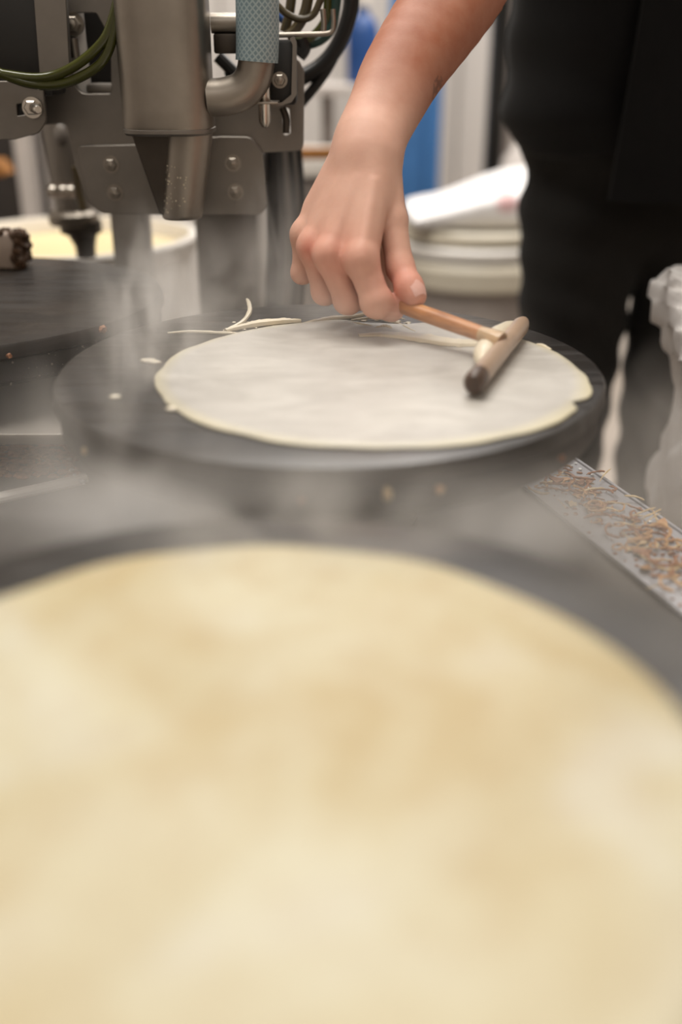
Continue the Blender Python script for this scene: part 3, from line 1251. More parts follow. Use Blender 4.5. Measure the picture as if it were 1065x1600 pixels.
def ring(cx, cyp, r, d=dN, seg=48, depth=1.0):
    c = C(cx, cyp, d)
    return [(c.x + r * math.cos(t), c.y + r * depth * math.sin(t), c.z) for t in (2 * math.pi * j / seg for j in range(seg))]


def loft(rings, caps=True):
    mb = MB()
    seg = len(rings[0])
    vs = [p for r in rings for p in r]
    fs = []
    for i in range(len(rings) - 1):
        for j in range(seg):
            a, b = i * seg + j, i * seg + (j + 1) % seg
            fs.append((a, b, b + seg, a + seg))
    if caps:
        fs.append(tuple(range(seg))[::-1])
        fs.append(tuple(range(len(vs) - seg, len(vs))))
    return mb.add(vs, fs)


YN = .965
bc = PY(266, 205, YN)
tipc = PY(284, 340, YN)
rb = (PY(336, 205, YN).x - PY(199, 205, YN).x) / 2
rt = .0170


def zr(c, r, z, dx=0.0, seg=48, dep=1.0):
    return [(c.x + dx + r * math.cos(t), YN + r * dep * math.sin(t), z) for t in (2 * math.pi * j / seg for j in range(seg))]


zt, zb, ztip = PY(266, -80, YN).z, bc.z, tipc.z


def zq(c, r, z, seg=64, e=.62):
    f = lambda v: math.copysign(abs(v) ** e, v)
    return [(c.x + r * f(math.cos(t)), YN + r * .95 * f(math.sin(t)), z) for t in (2 * math.pi * j / seg for j in range(seg))]


loft([zq(bc, rb, zt), zq(bc, rb, zb + .02), zq(bc, rb, zb + .006), zq(bc, rb * .98, zb + .0015), zq(bc, rb * .95, zb - .001)]).build('nozzle_barrel', M['steel'], mach)
loft([zq(bc, rb * .965, zb + .004), zq(bc, rb * 1.010, zb + .003), zq(bc, rb * 1.010, zb), zq(bc, rb * .955, zb - .002)]).build('weld_seam', M['steel_dull'], mach)
ct0, ct1 = PY(298, 206, YN), PY(284.5, 341, YN)
rc0, rc1 = (PY(334, 206, YN).x - PY(262, 206, YN).x) / 2, (PY(316, 341, YN).x - PY(253, 341, YN).x) / 2
rr_ = []
for q, k in ((0, 1), (.25, 1), (.5, 1), (.75, 1), (.95, 1), (.985, .97), (1.0, .90), (1.0, .78), (.9, .76)):
    rr_.append(zr(Vector((ct0.x + (ct1.x - ct0.x) * q, 0, 0)), (rc0 + (rc1 - rc0) * q) * k, ct0.z + .004 + (ct1.z - ct0.z - .004) * q))
loft(rr_, False).build('nozzle_tube', M['steel'], mach)
gy = YN - .010
gp = [PY(204, 207, gy), PY(276, 207, gy), PY(276, 338, gy), PY(262, 341, gy), PY(249, 334, gy)]
gp = [Vector((p.x, gy, p.z)) for p in gp]
MB().plate(gp, [], .020, (0, 1, 0), .001).build('cone_shade_plate', M['steel_dark'], mach)  # dark plate added in place of the nozzle cone's shaded left side
sp_ = MB()
for _ in range(40):
    q = random.uniform(.35, .92)
    t = random.uniform(-2.6, -1.4)
    r = rc0 + (rc1 - rc0) * q
    c = Vector((ct0.x + (ct1.x - ct0.x) * q + r * math.cos(t), YN + r * math.sin(t), ct0.z + (ct1.z - ct0.z) * q))
    sp_.sphere(c, random.uniform(.0004, .0010), 6, 4)
o = sp_.build('dried_batter_specks', M['batter'], mach)
o['kind'] = 'stuff'
# inlet elbow and braided hose
YE = .955
el = curve_pts([PY(325, 153, YE), PY(352, 151, YE), PY(378, 142, YE), PY(394, 123, YE), PY(400, 100, YE), PY(401, 84, YE)], 30)
MB().tube(el, .0160, 24).build('inlet_elbow', M['steel'], mach)
hp = [PY(401, 96, YE), PY(402, 70, YE), PY(402, 20, YE), PY(400, -80, YE)]
hp = curve_pts(hp, 30)
hose = MB().tube(hp, .0186, 40).build('braided_hose', M['hose'], mach)
uvl = hose.data.uv_layers.new(name='UVMap')
tot = len(hp)
acc_ = [0.0]
for i in range(1, tot):
    acc_.append(acc_[-1] + (hp[i] - hp[i - 1]).length)
for poly in hose.data.polygons:
    if len(poly.vertices) != 4:
        continue
    vi = list(poly.vertices)
    cols = [v % 40 for v in vi]
    wrap = max(cols) - min(cols) > 20
    for li, v in zip(poly.loop_indices, vi):
        cc = v % 40
        if wrap and cc < 20:
            cc += 40
        uvl.data[li].uv = (cc / 40, acc_[v // 40])
# pipe and block behind the hose
MB().tube([PY(330, 36, .985), PY(390, 36, .985)], .0085, 18).build('cross_pipe', M['steel'], mach)
MB().box(PY(334, 84, .98), PY(372, 52, .99) + Vector((0, .02, 0)), .002).build('pipe_clamp', M['steel_dark'], mach)
# black valve box with screw, pin and thin shelf
MB().box(PY(422, 164, .985), PY(461, 62, .985) + Vector((0, .032, 0)), .003).build('valve_box', M['black_box'], mach)
out, _ = pxplate([(452, 60), (459, 56), (463, 66), (463, 148), (455, 160), (436, 166), (420, 168), (420, 164), (440, 160), (455, 148), (457, 70)], .980, .0015)
MB().plate(out, [], .004, (0, 1, 0)).build('valve_flange', M['steel_dull'], mach)
b = MB()
bolt(b, PY(437, 125, .985), .0052)
b.build('valve_screw', M['steel'], mach)
b = MB()
pz0, pz1 = PY(414, 200, .968), PY(414, 90, .968)
px_ = pz0.x
b.lathe([(0.0, 0), (.0028, .0008), (.0055, .0055), (.0055, pz1.z - pz0.z), (0, pz1.z - pz0.z)], (px_, .968, pz0.z), 20)
b.build('locating_pin', M['steel_bright'], mach)
MB().box(PY(386, 163, .955), PY(434, 159, .955) + Vector((0, .03, 0)), .0006).build('pin_shelf', M['steel'], mach)
hk = MB()
hk.tube(curve_pts([PY(433, 55, .99), PY(470, 54, .99), PY(505, 53, .99), PY(518, 49, .99), PY(521, 36, .99), PY(520, 14, .99)], 24), .0022, 10)
hk.tube(curve_pts([PY(505, 53, 1.0), PY(506, 36, 1.0), PY(504, 14, 1.0)], 10), .0026, 10)
hk.build('hose_hook', M['steel'], mach)
MB().tube(curve_pts([PY(441, 168, 1.0), PY(447, 185, 1.0), PY(447, 208, 1.0)], 10), .0032, 10).build('latch', M['steel_dark'], mach)
# left upright with its channel, slotted foot and stud
YL = .98
MB().box(PY(-140, 212, YL), PY(44, 140, YL) + Vector((0, .01, 0)), .002).build('slot_shade_block', M['black_box'], mach)  # black box added behind the foot so that its slot reads dark
MB().box(PY(-140, 150, YL), PY(60, -60, YL) + Vector((0, .06, 0)), .003).build('drive_housing', M['black_box'], mach)
out, _ = pxplate([(48, -60), (100, -60), (110, 130), (68, 140), (62, 120)], YL - .004, .002)
MB().plate(out, [], .008, (0, 1, 0), .0006).build('channel', M['steel_dull'], mach)
out, hl = pxplate([(-120, 128), (66, 126), (72, 190), (60, 208), (24, 218), (-120, 222)], YL - .006, [.002, .002, .01, .01, .004, .002],
                  [([(26, 163), (46, 160), (47, 178), (27, 181)], .001)])
MB().plate(out, hl, .006, (0, 1, 0), .0006).build('slotted_foot', M['steel_dull'], mach)
b = MB()
bolt(b, PY(51, 168, YL - .007), .0068, dome=False)
c0 = PY(51, 168, YL - .01)
b.lathe([(0, 0), (.0042, 0), (.0042, .016), (.003, .0185), (0, .0185)], c0, 14, (0.5, -0.85, -0.05))
b.build('stud', M['steel_bright'], mach)
# seen through the slot: pale guide rod with a hexagon nut
MB().tube([PY(108, -40, 1.045), PY(118, 60, 1.045), PY(128, 148, 1.045)], .010, 16).build('guide_rod', M['white_plastic'], mach)
b = MB()
bolt(b, PY(115, 38, 1.030), .0075)
b.tube([PY(114, 60, 1.030), PY(118, 90, 1.03)], .0045, 12)
b.build('guide_nut', M['steel'], mach)
MB().box(PY(135, 146, 1.035), PY(178, 132, 1.035) + Vector((0, .02, 0)), .002).build('slot_ledge', M['steel_dull'], mach)
MB().box(PY(128, 130, 1.06), PY(190, -40, 1.06) + Vector((0, .02, 0)), .002).build('slot_backing', M['black_box'], mach)
# olive air tubes crossing in front of the left plates
for ctl, r in (([(188, -20), (176, 30), (158, 68), (112, 106), (60, 122), (-20, 112)], .0042), ([(186, -20), (178, 50), (160, 96), (122, 122), (84, 133), (40, 129), (-20, 106)], .0042)):
    MB().tube(curve_pts([PY(x, y, .945) for x, y in ctl], 36), r, 12).build('air_tube', M['tube_green'], mach)
# cable bundle at the top right
for ctl, r, m, y in (([(430, 5), (448, 22), (470, 30), (490, 22), (504, -10)], .0032, 'tube_brown', 1.03), ([(457, -20), (452, 20), (444, 50)], .0046, 'tube_brown', 1.05),
                     ([(484, -20), (476, 20), (462, 45), (448, 58)], .005, 'tube_brown', 1.04), ([(512, -20), (508, 30), (480, 62), (450, 60)], .004, 'tube_green', 1.06),
                     ([(528, -20), (518, 40), (500, 62), (470, 72)], .005, 'tube_teal', 1.07), ([(420, 10), (438, 28), (452, 34)], .004, 'deep_blue', 1.09),
                     ([(470, 60), (474, 75), (466, 88)], .007, 'rubber', 1.06), ([(340, 88), (358, 106), (372, 122)], .006, 'rubber', 1.06), ([(352, 118), (362, 113), (380, 112)], .003, 'tube_teal', 1.06)):
    MB().tube(curve_pts([PY(px, py, y) for px, py in ctl], 24), r, 10).build('cable', M[m], mach)
for ctl, r in (([(550, -30), (546, 20), (528, 70), (500, 104), (462, 126)], .0082), ([(528, 76), (510, 110), (488, 140), (466, 166)], .0052)):
    MB().tube(curve_pts([PY(px, py, 1.12) for px, py in ctl], 30), r, 12).build('black_hose', M['rubber'], mach)
# hoses hanging below the right plate
for x0, x1, r, m in ((426, 432, .012, 'rubber'), (446, 452, .004, 'tube_clear'), (452, 462, .0045, 'rubber'), (459, 466, .003, 'tube_clear'), (466, 474, .0035, 'rubber'), (438, 444, .005, 'tube_clear')):
    MB().tube(curve_pts([PY(x0, 225, 1.17), PY((x0 + x1) / 2 + 2, 310, 1.17), PY(x1, 400, 1.18), PY(x1 - 6, 520, 1.20)], 20), r, 10).build('hanging_hose', M[m], mach)

# ------------------------------------------------------------------ second nozzle, behind at the left
YS = 1.30
nz2 = thing('filler_nozzle', 'narrow blurred steel nozzle in front of the batter tub at left', 'nozzle', PY(130, 402, YS))
ax0, ax1 = PY(88, 150, YS), PY(118, 330, YS)
MB().tube([ax0, ax1], .0235, 24).build('pipe', M['steel_dull'], nz2)
MB().sphere(PY(95, 212, YS - .028), .010, 14, 8, (.8, .5, 1.3)).build('port', M['tube_clear'], nz2)
MB().lathe([(0, 0), (.029, 0), (.031, .003), (.031, .013), (.027, .018), (0, .018)], PY(116, 350, YS), 28).build('collar', M['steel'], nz2)
b = MB()
for dx in (-16, 0, 12):
    bolt(b, PY(100 + dx, 298, YS - .028), .0060)
b.build('collar_screws', M['steel_bright'], nz2)
c = PY(126, 350, YS)
e = PY(131, 402, YS)
loft([[(p[0], p[1], z) for p in zr(c, r, z, dx, 28)] for r, z, dx in ((.026, c.z + .004, 0), (.026, c.z - .008, 0), (.017, c.z - .012, .001), (.011, e.z + .012, .004), (.010, e.z, .004))])
mb = MB()
rings_ = []
for r, z, dx in ((.026, c.z + .004, 0), (.026, c.z - .010, 0), (.018, c.z - .014, .001), (.013, e.z + .014, .003), (.012, e.z, .003)):
    rings_.append([(c.x + dx + r * math.cos(t), YS + r * math.sin(t), z) for t in (2 * math.pi * j / 28 for j in range(28))])
loft(rings_).build('tip', M['steel_dark'], nz2)
MB().tube(curve_pts([PY(116, 260, 1.16), PY(122, 300, 1.16), PY(130, 330, 1.16)], 8), .004, 8).build('amber_tube', M['tube_brown'], nz2)

# ------------------------------------------------------------------ batter tub and its stand, behind the left griddle
TC = PY(108, 366, 1.56)
RT = .19
tub = thing('batter_tub', 'white round tub full of cream batter behind the left griddle', 'tub', (TC.x, TC.y, TC.z - .40))
MB().lathe([(0, -.40), (RT * .86, -.40), (RT * .97, -.03), (RT * 1.0, -.025), (RT * 1.03, -.004), (RT * 1.02, .0), (RT * .97, .0), (RT * .95, -.008), (RT * .95, -.05), (0, -.05)], TC, 64).build('wall', M['white_plastic'], tub)
MB().lathe([(0, -.026), (RT * .5, -.026), (RT * .945, -.0245)], TC, 64).build('batter', M['batter_pool'], tub)
st = thing('steel_stand', 'low steel stand under the white batter tub', 'stand', (TC.x, TC.y, -Z0))
zt_ = TC.z - .402
MB().box((TC.x - .2, TC.y - .2, zt_ - .02), (TC.x + .2, TC.y + .2, zt_), .003).build('top', M['steel'], st)
for sx in (-1, 1):
    for sy in (-1, 1):
        MB().box((TC.x + sx * .17 - .015, TC.y + sy * .17 - .015, -Z0), (TC.x + sx * .17 + .015, TC.y + sy * .17 + .015, zt_ - .02), .002).build('leg', M['steel'], st)

# two pale uprights and a dark cabinet behind the machine
for k, (x0, x1) in enumerate(((24, 52), (72, 98))):
    a, b_ = PY(x0, 260, 2.1), PY(x1, 260, 2.1)
    tag(MB().box((a.x, 2.1, -Z0), (b_.x, 2.15, 1.0), .006).build('upright_post', M['post_light']),
        ('pale upright post behind the machine, nearer the left edge', 'pale upright post just left of the narrow steel nozzle')[k], 'post', 'pale posts behind the machine')
cab = thing('cabinet', 'dark blurred cabinet behind the machine at the left edge', 'cabinet', (-.95, 2.5, -Z0))
MB().box((-1.6, 2.35, -Z0), (-.62, 2.75, .62), .01).build('carcass', M['box_dark'], cab)
for k in range(2):
    MB().box((-1.58 + .485 * k, 2.325, -Z0 + .05), (-1.58 + .485 * k + .47, 2.349, .60), .006).build('door', M['box_dark'], cab)
tag(MB().tube([PY(-30, 260, 2.0), PY(6, 262, 2.0), PY(10, 272, 2.0)], .018, 12).build('amber_cable', M['cardboard']), 'amber cable end at the far left edge beside the posts', 'cable')

# ------------------------------------------------------------------ scraper block on the left griddle
blk = thing('scraper_block', 'crusted brown scraper block on the left griddle rim', 'block', PZ(5, 424, .0004))
q0, q1 = PY(-70, 424, 1.06), PY(25, 366, 1.06)
bx = MB().box((q0.x, 1.06, .0015), (q1.x, 1.10, q1.z), .004)
bx.build('block_core', M['block'], blk)
cr = MB()
q2 = PY(14, 424, 1.06)
for i in range(46):
    t = i / 45
    z = .003 + (q1.z - .004) * t
    for k in range(2):
        cr.sphere((q1.x + random.uniform(-.007, .003), 1.06 + random.uniform(-.002, .035), z + random.uniform(-.002, .002)), random.uniform(.0025, .0048), 7, 5, (1, 1, random.uniform(.7, 1.4)))
for i in range(40):
    x = q0.x + (q1.x - q0.x) * random.random()
    cr.sphere((x, 1.06 + random.uniform(-.001, .03), q1.z + random.uniform(-.004, .001)), random.uniform(.003, .0045), 7, 5)
o = cr.build('burnt_crust', M['crust'], blk)
o['kind'] = 'stuff'

# ------------------------------------------------------------------ scrap trays
TZ = DZ
nrm = Vector((math.cos(ang0), math.sin(ang0), 0))
tng = Vector((-nrm.y, nrm.x, 0))


def edge_pt(s, inset):
    return HUB + nrm * (AP - inset) + tng * s


tr = thing('scrap_tray', 'steel strip tray with toasted scraps at the right of the griddles', 'tray', edge_pt(0.1, .05) + Vector((0, 0, TZ)))
MB().plate([edge_pt(-.30, .004), edge_pt(.32, .004), edge_pt(.32, .074), edge_pt(-.30, .074)], [], .003, (0, 0, 1)).build('floor_plate', M['tray'], tr)
for o in tr.children:
    o.location.z += TZ
MB().plate([edge_pt(-.30, .0035) + Vector((0, 0, TZ)), edge_pt(.32, .0035) + Vector((0, 0, TZ)), edge_pt(.32, .001) + Vector((0, 0, TZ)), edge_pt(-.30, .001) + Vector((0, 0, TZ))],
           [], .0045, (0, 0, 1)).build('lip', M['tray'], tr)
tl = thing('scrap_tray', 'steel tray corner with bright lip and brown crumbs at left', 'tray', PZ(60, 745, TZ))
cA, cB, cC, cD = PZ(136, 756, TZ), PZ(-60, 800, TZ), PZ(-60, 690, TZ), PZ(118, 690, TZ)
MB().plate([cA, cB, cC, cD], [], .003, (0, 0, 1)).build('floor_plate', M['deck'], tl)
MB().tube([cA + Vector((0, 0, .005)), cB + Vector((0, 0, .005))], .0048, 10).build('lip', M['white_plastic'], tl)  # steel lip coloured white; the highlight along its edge is put into the colour

# crispy shreds: a few meshes, many individual copies
protos = []
for k in range(9):
    r = random.Random(40 + k)
    L = r.uniform(.011, .034)
    ctl = [Vector((0, 0, 0))]
    a = 0.0
    curl = r.uniform(-1.1, 1.1) if k % 3 else r.uniform(1.6, 2.4)
    for i in range(4):
        a += curl * .6
        ctl.append(ctl[-1] + Vector((math.cos(a), math.sin(a), r.uniform(-.1, .22))) * L / 4)
    pts = curve_pts(ctl, 8)
    n = len(pts)
    wd = r.uniform(.0005, .0013)
    mesh = MB().tube(pts, [wd * (0.35 if i in (0, n - 1) else r.uniform(.65, 1.35)) for i in range(n)], 5)
    o = mesh.build('crepe_shred', M[('shred_a', 'shred_b', 'shred_c')[k % 3]], origin=(0, 0, 0))
    protos.append(o)
used = [False] * len(protos)
count = 0


def place_shred(p, k, z, lab, grp):
    global count
    o = protos[k] if not used[k] else protos[k].copy()
    if used[k]:
        COL.objects.link(o)
    used[k] = True
    o.location = (p.x, p.y, TZ + .0045 + z)
    o.rotation_euler = (random.uniform(-.25, .25), random.uniform(-.25, .25), random.uniform(0, 6.28))
    s = random.uniform(.7, 1.25)
    o.scale = (s, s, s)
    if lab == LABR:
        rel = Vector((p.x, p.y, 0)) - HUB
        sx, ix = rel.dot(tng), AP - rel.dot(nrm)
        zone = 'far end' if sx > .20 else ('middle' if sx > .06 else 'near end')
        strip = 'by its outer lip' if ix < .026 else ('along its centre' if ix < .048 else 'by its inner edge')
        kind_ = ('curled golden', 'pale straw', 'dark toasted')[k % 3]
        lab = '%s crepe shred at the right tray %s, %s' % (kind_, zone, strip)
    tag(o, lab, 'crepe shred', grp)
    count += 1


LABR = 'thin toasted crepe shred lying on the right scrap tray'
for i in range(235):
    t = random.random() ** .8
    # ragged drift along the tray, denser towards the near end
    s = .30 - .46 * t
    ins = .012 + .056 * random.random()
    if random.random() < .6:
        ins = .036 + random.gauss(0, .011)
    ins = min(.068, max(.010, ins))
    place_shred(edge_pt(s, ins), random.randrange(9), random.uniform(0, .004) + (.003 if random.random() < .2 else 0), LABR, 'toasted shreds on the right tray')
flk = []
for k in range(4):
    r = random.Random(80 + k)
    bm = bmesh.new()
    ring_ = []
    for j in range(9):
        a = 6.283 * j / 9
        q = r.uniform(.0025, .0052)
        ring_.append(bm.verts.new((q * math.cos(a) * 1.3, q * math.sin(a), r.uniform(0, .0022))))
    cv = bm.verts.new((0, 0, .0012))
    for j in range(9):
        bm.faces.new((ring_[j], ring_[(j + 1) % 9], cv))
    ex_ = bmesh.ops.extrude_face_region(bm, geom=bm.faces[:])
    for e in ex_['geom']:
        if isinstance(e, bmesh.types.BMVert):
            e.co.z += .0008
    bmesh.ops.recalc_face_normals(bm, faces=bm.faces[:])
    flk.append(MB().addbm(bm).build('crepe_flake', M[('shred_c', 'shred_a', 'shred_c', 'shred_b')[k]], origin=(0, 0, 0)))
for i in range(44):
    o = flk[i] if i < 4 else flk[i % 4].copy()
    if i >= 4:
        COL.objects.link(o)
    p = edge_pt(.30 - .46 * random.random() ** .8, min(.066, max(.012, random.gauss(.042, .014))))
    o.location = (p.x, p.y, TZ + .0042)
    o.rotation_euler = (random.uniform(-.3, .3), random.uniform(-.3, .3), random.uniform(0, 6.28))
    k_ = random.uniform(.6, 1.3)
    o.scale = (k_, k_, k_)
    rel = p - HUB
    sx, ix = rel.dot(tng), AP - rel.dot(nrm)
    tag(o, 'small %s crepe flake at the right tray %s, %s' % (('brown', 'golden', 'brown', 'pale')[i % 4], 'far end' if sx > .20 else ('middle' if sx > .06 else 'near end'),
                                                              'by its outer lip' if ix < .030 else ('along its centre' if ix < .048 else 'by its inner edge')), 'crepe flake', 'toasted flakes on the right tray')
for i in range(26):
    p = PZ(random.uniform(-10, 112), random.uniform(700, 748), TZ)
    kk = random.choice([2, 5, 8, 0])
    place_shred(p, kk, 0, 'thin %s crepe shred on the left tray, %s' % ('golden' if kk == 0 else 'brown', 'near the bright lip' if p.y < PZ(60, 728, TZ).y else 'behind the drops, away from the lip'), 'brown shreds on the left tray')
cm = MB()
for i in range(420):
    s = .31 - .48 * random.random()
    ins = min(.070, max(.008, random.gauss(.040, .016)))
    cm.sphere(edge_pt(s, ins) + Vector((0, 0, TZ + .0038)), random.uniform(.0004, .0016), 6, 4, (1.4, 1, .6))
tag(cm.build('crumbs', M['shred_c']), 'brown crumbs scattered among the shreds on the right tray', 'crumbs', kind='stuff')
cm = MB()
for i in range(160):
    p = PZ(random.uniform(-10, 118), random.uniform(698, 752), TZ)
    cm.sphere(p + Vector((0, 0, .0038)), random.uniform(.0012, .0050), 6, 4, (1.4, 1, .6))
tag(cm.build('crumbs', M['shred_c']), 'brown crumbs on the left tray corner', 'crumbs', kind='stuff')
cm = MB()
for x, y in ((893, 727), (899, 724), (906, 733), (925, 742), (962, 805), (1015, 815), (1015, 828), (1010, 853), (950, 820), (885, 752), (918, 762), (935, 770)):
    cm.sphere(PZ(x, y, TZ + .004), random.uniform(.0012, .0020), 8, 5, (1, 1, .6))
for x, y in ((128, 752), (122, 748), (131, 756), (112, 735), (108, 718), (116, 742)):
    cm.sphere(PZ(x, y, TZ + .006), random.uniform(.0016, .003), 8, 5, (1, 1, .7))
tag(cm.build('batter_drops', M['drop']), 'shiny pale drops on the tray edges', 'drops', kind='stuff')

# scorched crumbs stuck to the griddle sides
for gi, ang, z, r, m, lab in ((1, -94, -.020, .0022, 'shred_c', 'brown crumb on the middle griddle front, left of the tall pale one'),
                              (1, -80, -.018, .0028, 'shred_b', 'tall pale crumb stuck to the middle griddle front side'),
                              (1, -71, -.018, .0024, 'shred_a', 'golden crumb on the middle griddle front, right of the tall pale one'),
                              (1, -43, -.020, .0022, 'shred_c', 'small brown crumb on the right flank of the middle griddle side'),
                              (1, -140, -.018, .0016, 'shred_b', 'tiny pale crumb on the left flank of the middle griddle side'),
                              (2, -33, -.004, .0036, 'shred_c', 'reddish crumb on the rim edge of the empty left griddle'),
                              (2, -58, -.010, .0022, 'shred_c', 'small dark crumb below the rim of the empty left griddle'),
                              (2, -93, -.022, .0046, 'shred_c', 'large tan crumb at the far left of the empty griddle side')):
    a = math.radians(ang)
    p = GR[gi] + Vector((math.cos(a), math.sin(a), 0)) * (GRAD + .001) + Vector((0, 0, z))
    bm = bmesh.new()
    bmesh.ops.create_icosphere(bm, subdivisions=2, radius=r)
    for v in bm.verts:
        v.co = p + Vector((v.co.x, v.co.y, v.co.z * (1.7 if m == 'shred_b' else 1))) * random.uniform(.7, 1.25)
    mb = MB().addbm(bm)
    tag(mb.build('griddle_crumb', M[m]), lab, 'crumb', 'crumbs on the griddle sides')
cm = MB()
for i in range(110):
    a = math.radians(random.uniform(-110, -15))
    p = GR[2] + Vector((math.cos(a), math.sin(a), 0)) * (GRAD - .001) + Vector((0, 0, random.uniform(-.034, -.004)))
    cm.sphere(p, random.uniform(.0004, .0012), 5, 4)
o = cm.build('fat_specks', M['tube_clear'], griddles[2])
o['kind'] = 'stuff'

# ------------------------------------------------------------------ white refuse sack over a bin, right edge
BC = Vector((.50, 1.02, 0))
bin_ = thing('waste_bin', 'round bin wrapped in a crumpled white plastic sack at right', 'bin', (BC.x, BC.y, -Z0))
MB().lathe([(0, -Z0), (.115, -Z0), (.13, -.15), (.125, -.15), (.11, -Z0 + .01), (0, -Z0 + .01)], BC, 40).build('shell', M['grey_tub'], bin_)
MB().lathe([(.125, -.165), (.136, -.165), (.136, -.15), (.125, -.15)], BC, 40).build('rim', M['grey_tub'], bin_)
edge_px = [(1066, 440), (1046, 468), (1037, 500), (1042, 548), (1058, 600), (1056, 650), (1043, 715), (1031, 790), (1038, 818), (1066, 838), (1090, 900)]
Ys = 1.02
prof = [PY(x, y, Ys) for x, y in edge_px]
vs, fs = [], []
seg = 96
dense = curve_pts(prof, 60)
for i, p in enumerate(dense):
    r0 = BC.x - p.x
    for j in range(seg):
        t = 2 * math.pi * j / seg
        w = .010 * math.sin(5 * t + i * .11) + .006 * math.sin(11 * t - i * .23) + .0035 * math.sin(23 * t + i * .5 + 2 * math.sin(i * .3))
        k = r0 + w * (1 if abs(t - math.pi) > .3 else .5)
        vs.append((BC.x + k * math.cos(t), BC.y + k * math.sin(t), p.z + .004 * math.sin(7 * t + i)))
for i in range(len(dense) - 1):
    for j in range(seg):
        a, b = i * seg + j, i * seg + (j + 1) % seg
        fs.append((a, a + seg, b + seg, b))
fs.append(tuple(range(seg)))
mb = MB()
mb.add(vs, fs)
mb.build('bin_liner', M['bag'], bin_, angle=70)['label'] = 'crumpled white plastic liner'

# ------------------------------------------------------------------ stack of tubs, lids and sack in the background
SC = PY(742, 421, 2.15)
RS = .185
wt = thing('storage_tub', 'grey round tub with cream rim behind the hand', 'tub', (SC.x, SC.y, -Z0))
MB().lathe([(0, -Z0), (RS * .86, -Z0), (RS * .98, SC.z - .005), (0, SC.z - .005)], (SC.x, SC.y, 0), 56).build('body', M['grey_tub'], wt)
MB().lathe([(0, SC.z - .012), (RS * 1.0, SC.z - .012), (RS * 1.05, SC.z - .006), (RS * 1.05, SC.z + .03), (RS * 1.0, SC.z + .042), (RS * .9, SC.z + .036), (0, SC.z + .036)], (SC.x, SC.y, 0), 56).build('lid', M['cream_plastic'], wt)
z = SC.z + .044
for k, (dx, r, lab, m) in enumerate(((-.004, .186, 'lower white tub lid lying on the grey storage tub', 'white_plastic'), (.010, .172, 'upper cream tub lid under the white flour sack', 'cream_plastic'))):
    o = MB().lathe([(0, 0), (r * .97, 0), (r, .004), (r, .022), (r * .96, .028), (r * .88, .024), (0, .024)], (SC.x + dx, SC.y, z), 48).build('tub_lid', M[m])
    tag(o, lab, 'lid', 'lids stacked on the grey tub')
    z += .030
zb_ = z
sk = MB()
bm = bmesh.new()
bmesh.ops.create_cube(bm, size=1)
bmesh.ops.subdivide_edges(bm, edges=bm.edges[:], cuts=14, use_grid_fill=True)
for v in bm.verts:
    x, y, z_ = v.co * 2
    top = .5 + .5 * z_
    h = .045 + .062 * (1 / (1 + math.exp(-(x * 4 + .6)))) + .006 * math.sin(5 * x + 3 * y)
    ex = (1 - .10 * abs(z_) ** 3) * (1 - .06 * y * y)
    v.co = Vector((SC.x + .045 + x * .20 * ex, SC.y + y * .14 * (1 - .12 * abs(z_) ** 3), zb_ + h * top * (1 - .25 * (abs(x) ** 6) - .2 * abs(y) ** 6 * top) + (.002 if top < .01 else 0)))
sk.addbm(bm)
tag(sk.build('flour_sack', M['sack'], angle=80, origin=(SC.x + .045, SC.y, zb_)), 'white paper sack with faint red mark on top of stacked lids', 'sack')

# ------------------------------------------------------------------ background fittings
a, b_ = PY(604, 300, 3.3), PY(684, 300, 3.3)
dr = thing('blue_door', 'blurred bright blue door leaf behind the wrist', 'door', ((a.x + b_.x) / 2, 3.33, -Z0))
MB().box((a.x, 3.31, -Z0 + .005), (b_.x, 3.35, 1.05), .006).build('door_leaf', M['blue'], dr)
MB().box((b_.x - .045, 3.295, -Z0 + .003), (b_.x, 3.309, 1.05), .004).build('edge_strip', M['blue'], dr)
a, b_ = PY(761, 200, 2.9), PY(787, 200, 2.9)
tag(MB().box((a.x, 2.9, -.12), (b_.x, 2.95, 1.9), .004).build('black_post', M['post_black']), 'black vertical post beside the shirt in the background', 'post')
a, b_ = PY(786, 200, 3.0), PY(800, 200, 3.0)
tag(MB().box((a.x, 3.0, -Z0), (b_.x, 3.04, 1.0), .004).build('grey_post', M['grey_tub']), 'grey upright directly right of the black vertical post', 'post')
q = PY(812, 218, 2.7)
tag(MB().lathe([(0, -Z0), (.085, -Z0), (.095, -Z0 + .2), (.08, q.z - .16), (.06, q.z - .05), (.03, q.z - .008), (0, q.z)], (q.x + .02, 2.7, 0), 28).build('beige_bundle', M['post_light']),
    'tall pale beige bundle between flour sack and black trousers', 'bundle')
bs = thing('blue_bottle', 'deep blue blurred bottle left of the forearm', 'bottle', PY(566, 130, 2.6))
c = PY(566, 130, 2.6)
MB().lathe([(0, 0), (.036, 0), (.038, .006), (.038, .11), (.030, .135), (.014, .15), (.014, .165), (0, .165)], c, 28).build('bottle_body', M['deep_blue'], bs)
MB().lathe([(0, .1655), (.017, .1655), (.017, .19), (0, .19)], c, 20).build('cap', M['white_plastic'], bs)
sh = thing('wall_shelf', 'narrow grey shelf holding the blue bottle', 'shelf', (c.x, 2.6, c.z - .03))
MB().box((c.x - .12, 2.5, c.z - .022), (c.x + .16, 2.7, c.z - .001), .003).build('board', M['post_light'], sh)
MB().box((c.x - .10, 2.66, -Z0), (c.x - .07, 2.69, c.z - .022), .003).build('stand_post', M['grey_tub'], sh)
q = PY(490, 232, 1.9)
ct = thing('work_cart', 'cluttered pale cart with amber bar behind the wrist', 'cart', (q.x, 2.0, -Z0))
MB().box((q.x - .09, 1.9, q.z - .05), (q.x + .10, 2.2, q.z - .02), .004).build('cart_top', M['white_plastic'], ct)
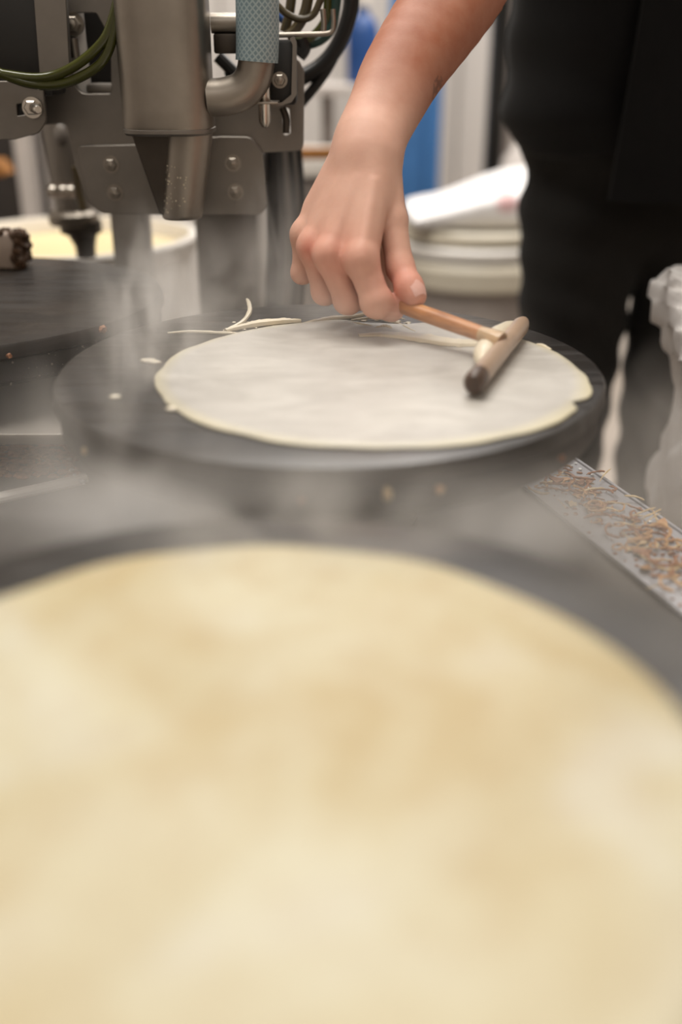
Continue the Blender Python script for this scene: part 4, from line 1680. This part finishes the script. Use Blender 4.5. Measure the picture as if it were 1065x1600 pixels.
MB().box((q.x - .09, 1.905, q.z - .0195), (q.x + .10, 1.93, q.z), .003).build('amber_bar', M['cardboard'], ct)
MB().box((q.x - .04, 1.93, q.z - .36), (q.x + .09, 2.19, q.z - .06), .006).build('drawer_box', M['grey_tub'], ct)
for sx in (-.08, .08):
    for yy in (1.915, 2.175):
        MB().box((q.x + sx - .01, yy - .01, -Z0), (q.x + sx + .01, yy + .01, q.z - .05), .002).build('leg', M['steel'], ct)

# ------------------------------------------------------------------ steam
def steam(c, r, density, scale, lo, hi, lab, tilt=(0, 0, 0)):
    bm = bmesh.new()
    bmesh.ops.create_icosphere(bm, subdivisions=3, radius=1.0)
    me = bpy.data.meshes.new('steam')
    bm.to_mesh(me)
    bm.free()
    o = bpy.data.objects.new('steam', me)
    COL.objects.link(o)
    o.location = c
    o.scale = r
    o.rotation_euler = tilt
    me.materials.append(mat_steam('steam', density, scale, lo, hi))
    return tag(o, lab, 'steam', kind='stuff')


steam((-.03, .440, .000), (.24, .075, .045), 20, (2.8, 1.0, 1.0), .32, .70, 'grey steam low over the gap between the near and middle griddles')
steam((-.12, .47, .03), (.08, .06, .09), 8, (1.8, 1.0, 0.9), .36, .68, 'steam plume rising left of centre in front of the middle griddle')
steam((-.03, .72, .02), (.20, .17, .05), 4.5, (2.4, 2.0, 1.2), .40, .72, 'thin white steam lying over the wet crepe')
steam((-.135, .68, .03), (.055, .09, .105), 12, (2.6, 2.6, 1.3), .42, .62, 'dense steam plume at the left rim of the middle griddle')
steam((-.055, .93, .045), (.06, .07, .10), 8, (1.8, 1.8, 0.8), .40, .66, 'steam wisp behind the knuckles by the hanging hoses')
steam((-.25, .62, -.05), (.14, .12, .06), 1.5, (2.2, 1.6, 1.2), .38, .70, 'low brownish steam over the left tray corner')
steam((-.12, .86, .03), (.12, .06, .07), 9, (2.2, 1.6, 1.2), .36, .68, 'pale steam over the back left rim of the middle griddle')
steam((.36, .98, -.16), (.12, .12, .13), 5, (1.6, 1.6, 1.2), .30, .70, 'dim haze in front of the lower trouser legs beyond the tray')
steam((.15, .31, .05), (.10, .14, .07), 3.5, (1.8, 1.6, 1.2), .36, .70, 'faint steam veil over the right side of the yellow crepe')
# ------------------------------------------------------------------ lift everything so that the floor is at z = 0
for o in list(scene.objects):
    if o.parent is None:
        o.location.z += Z0
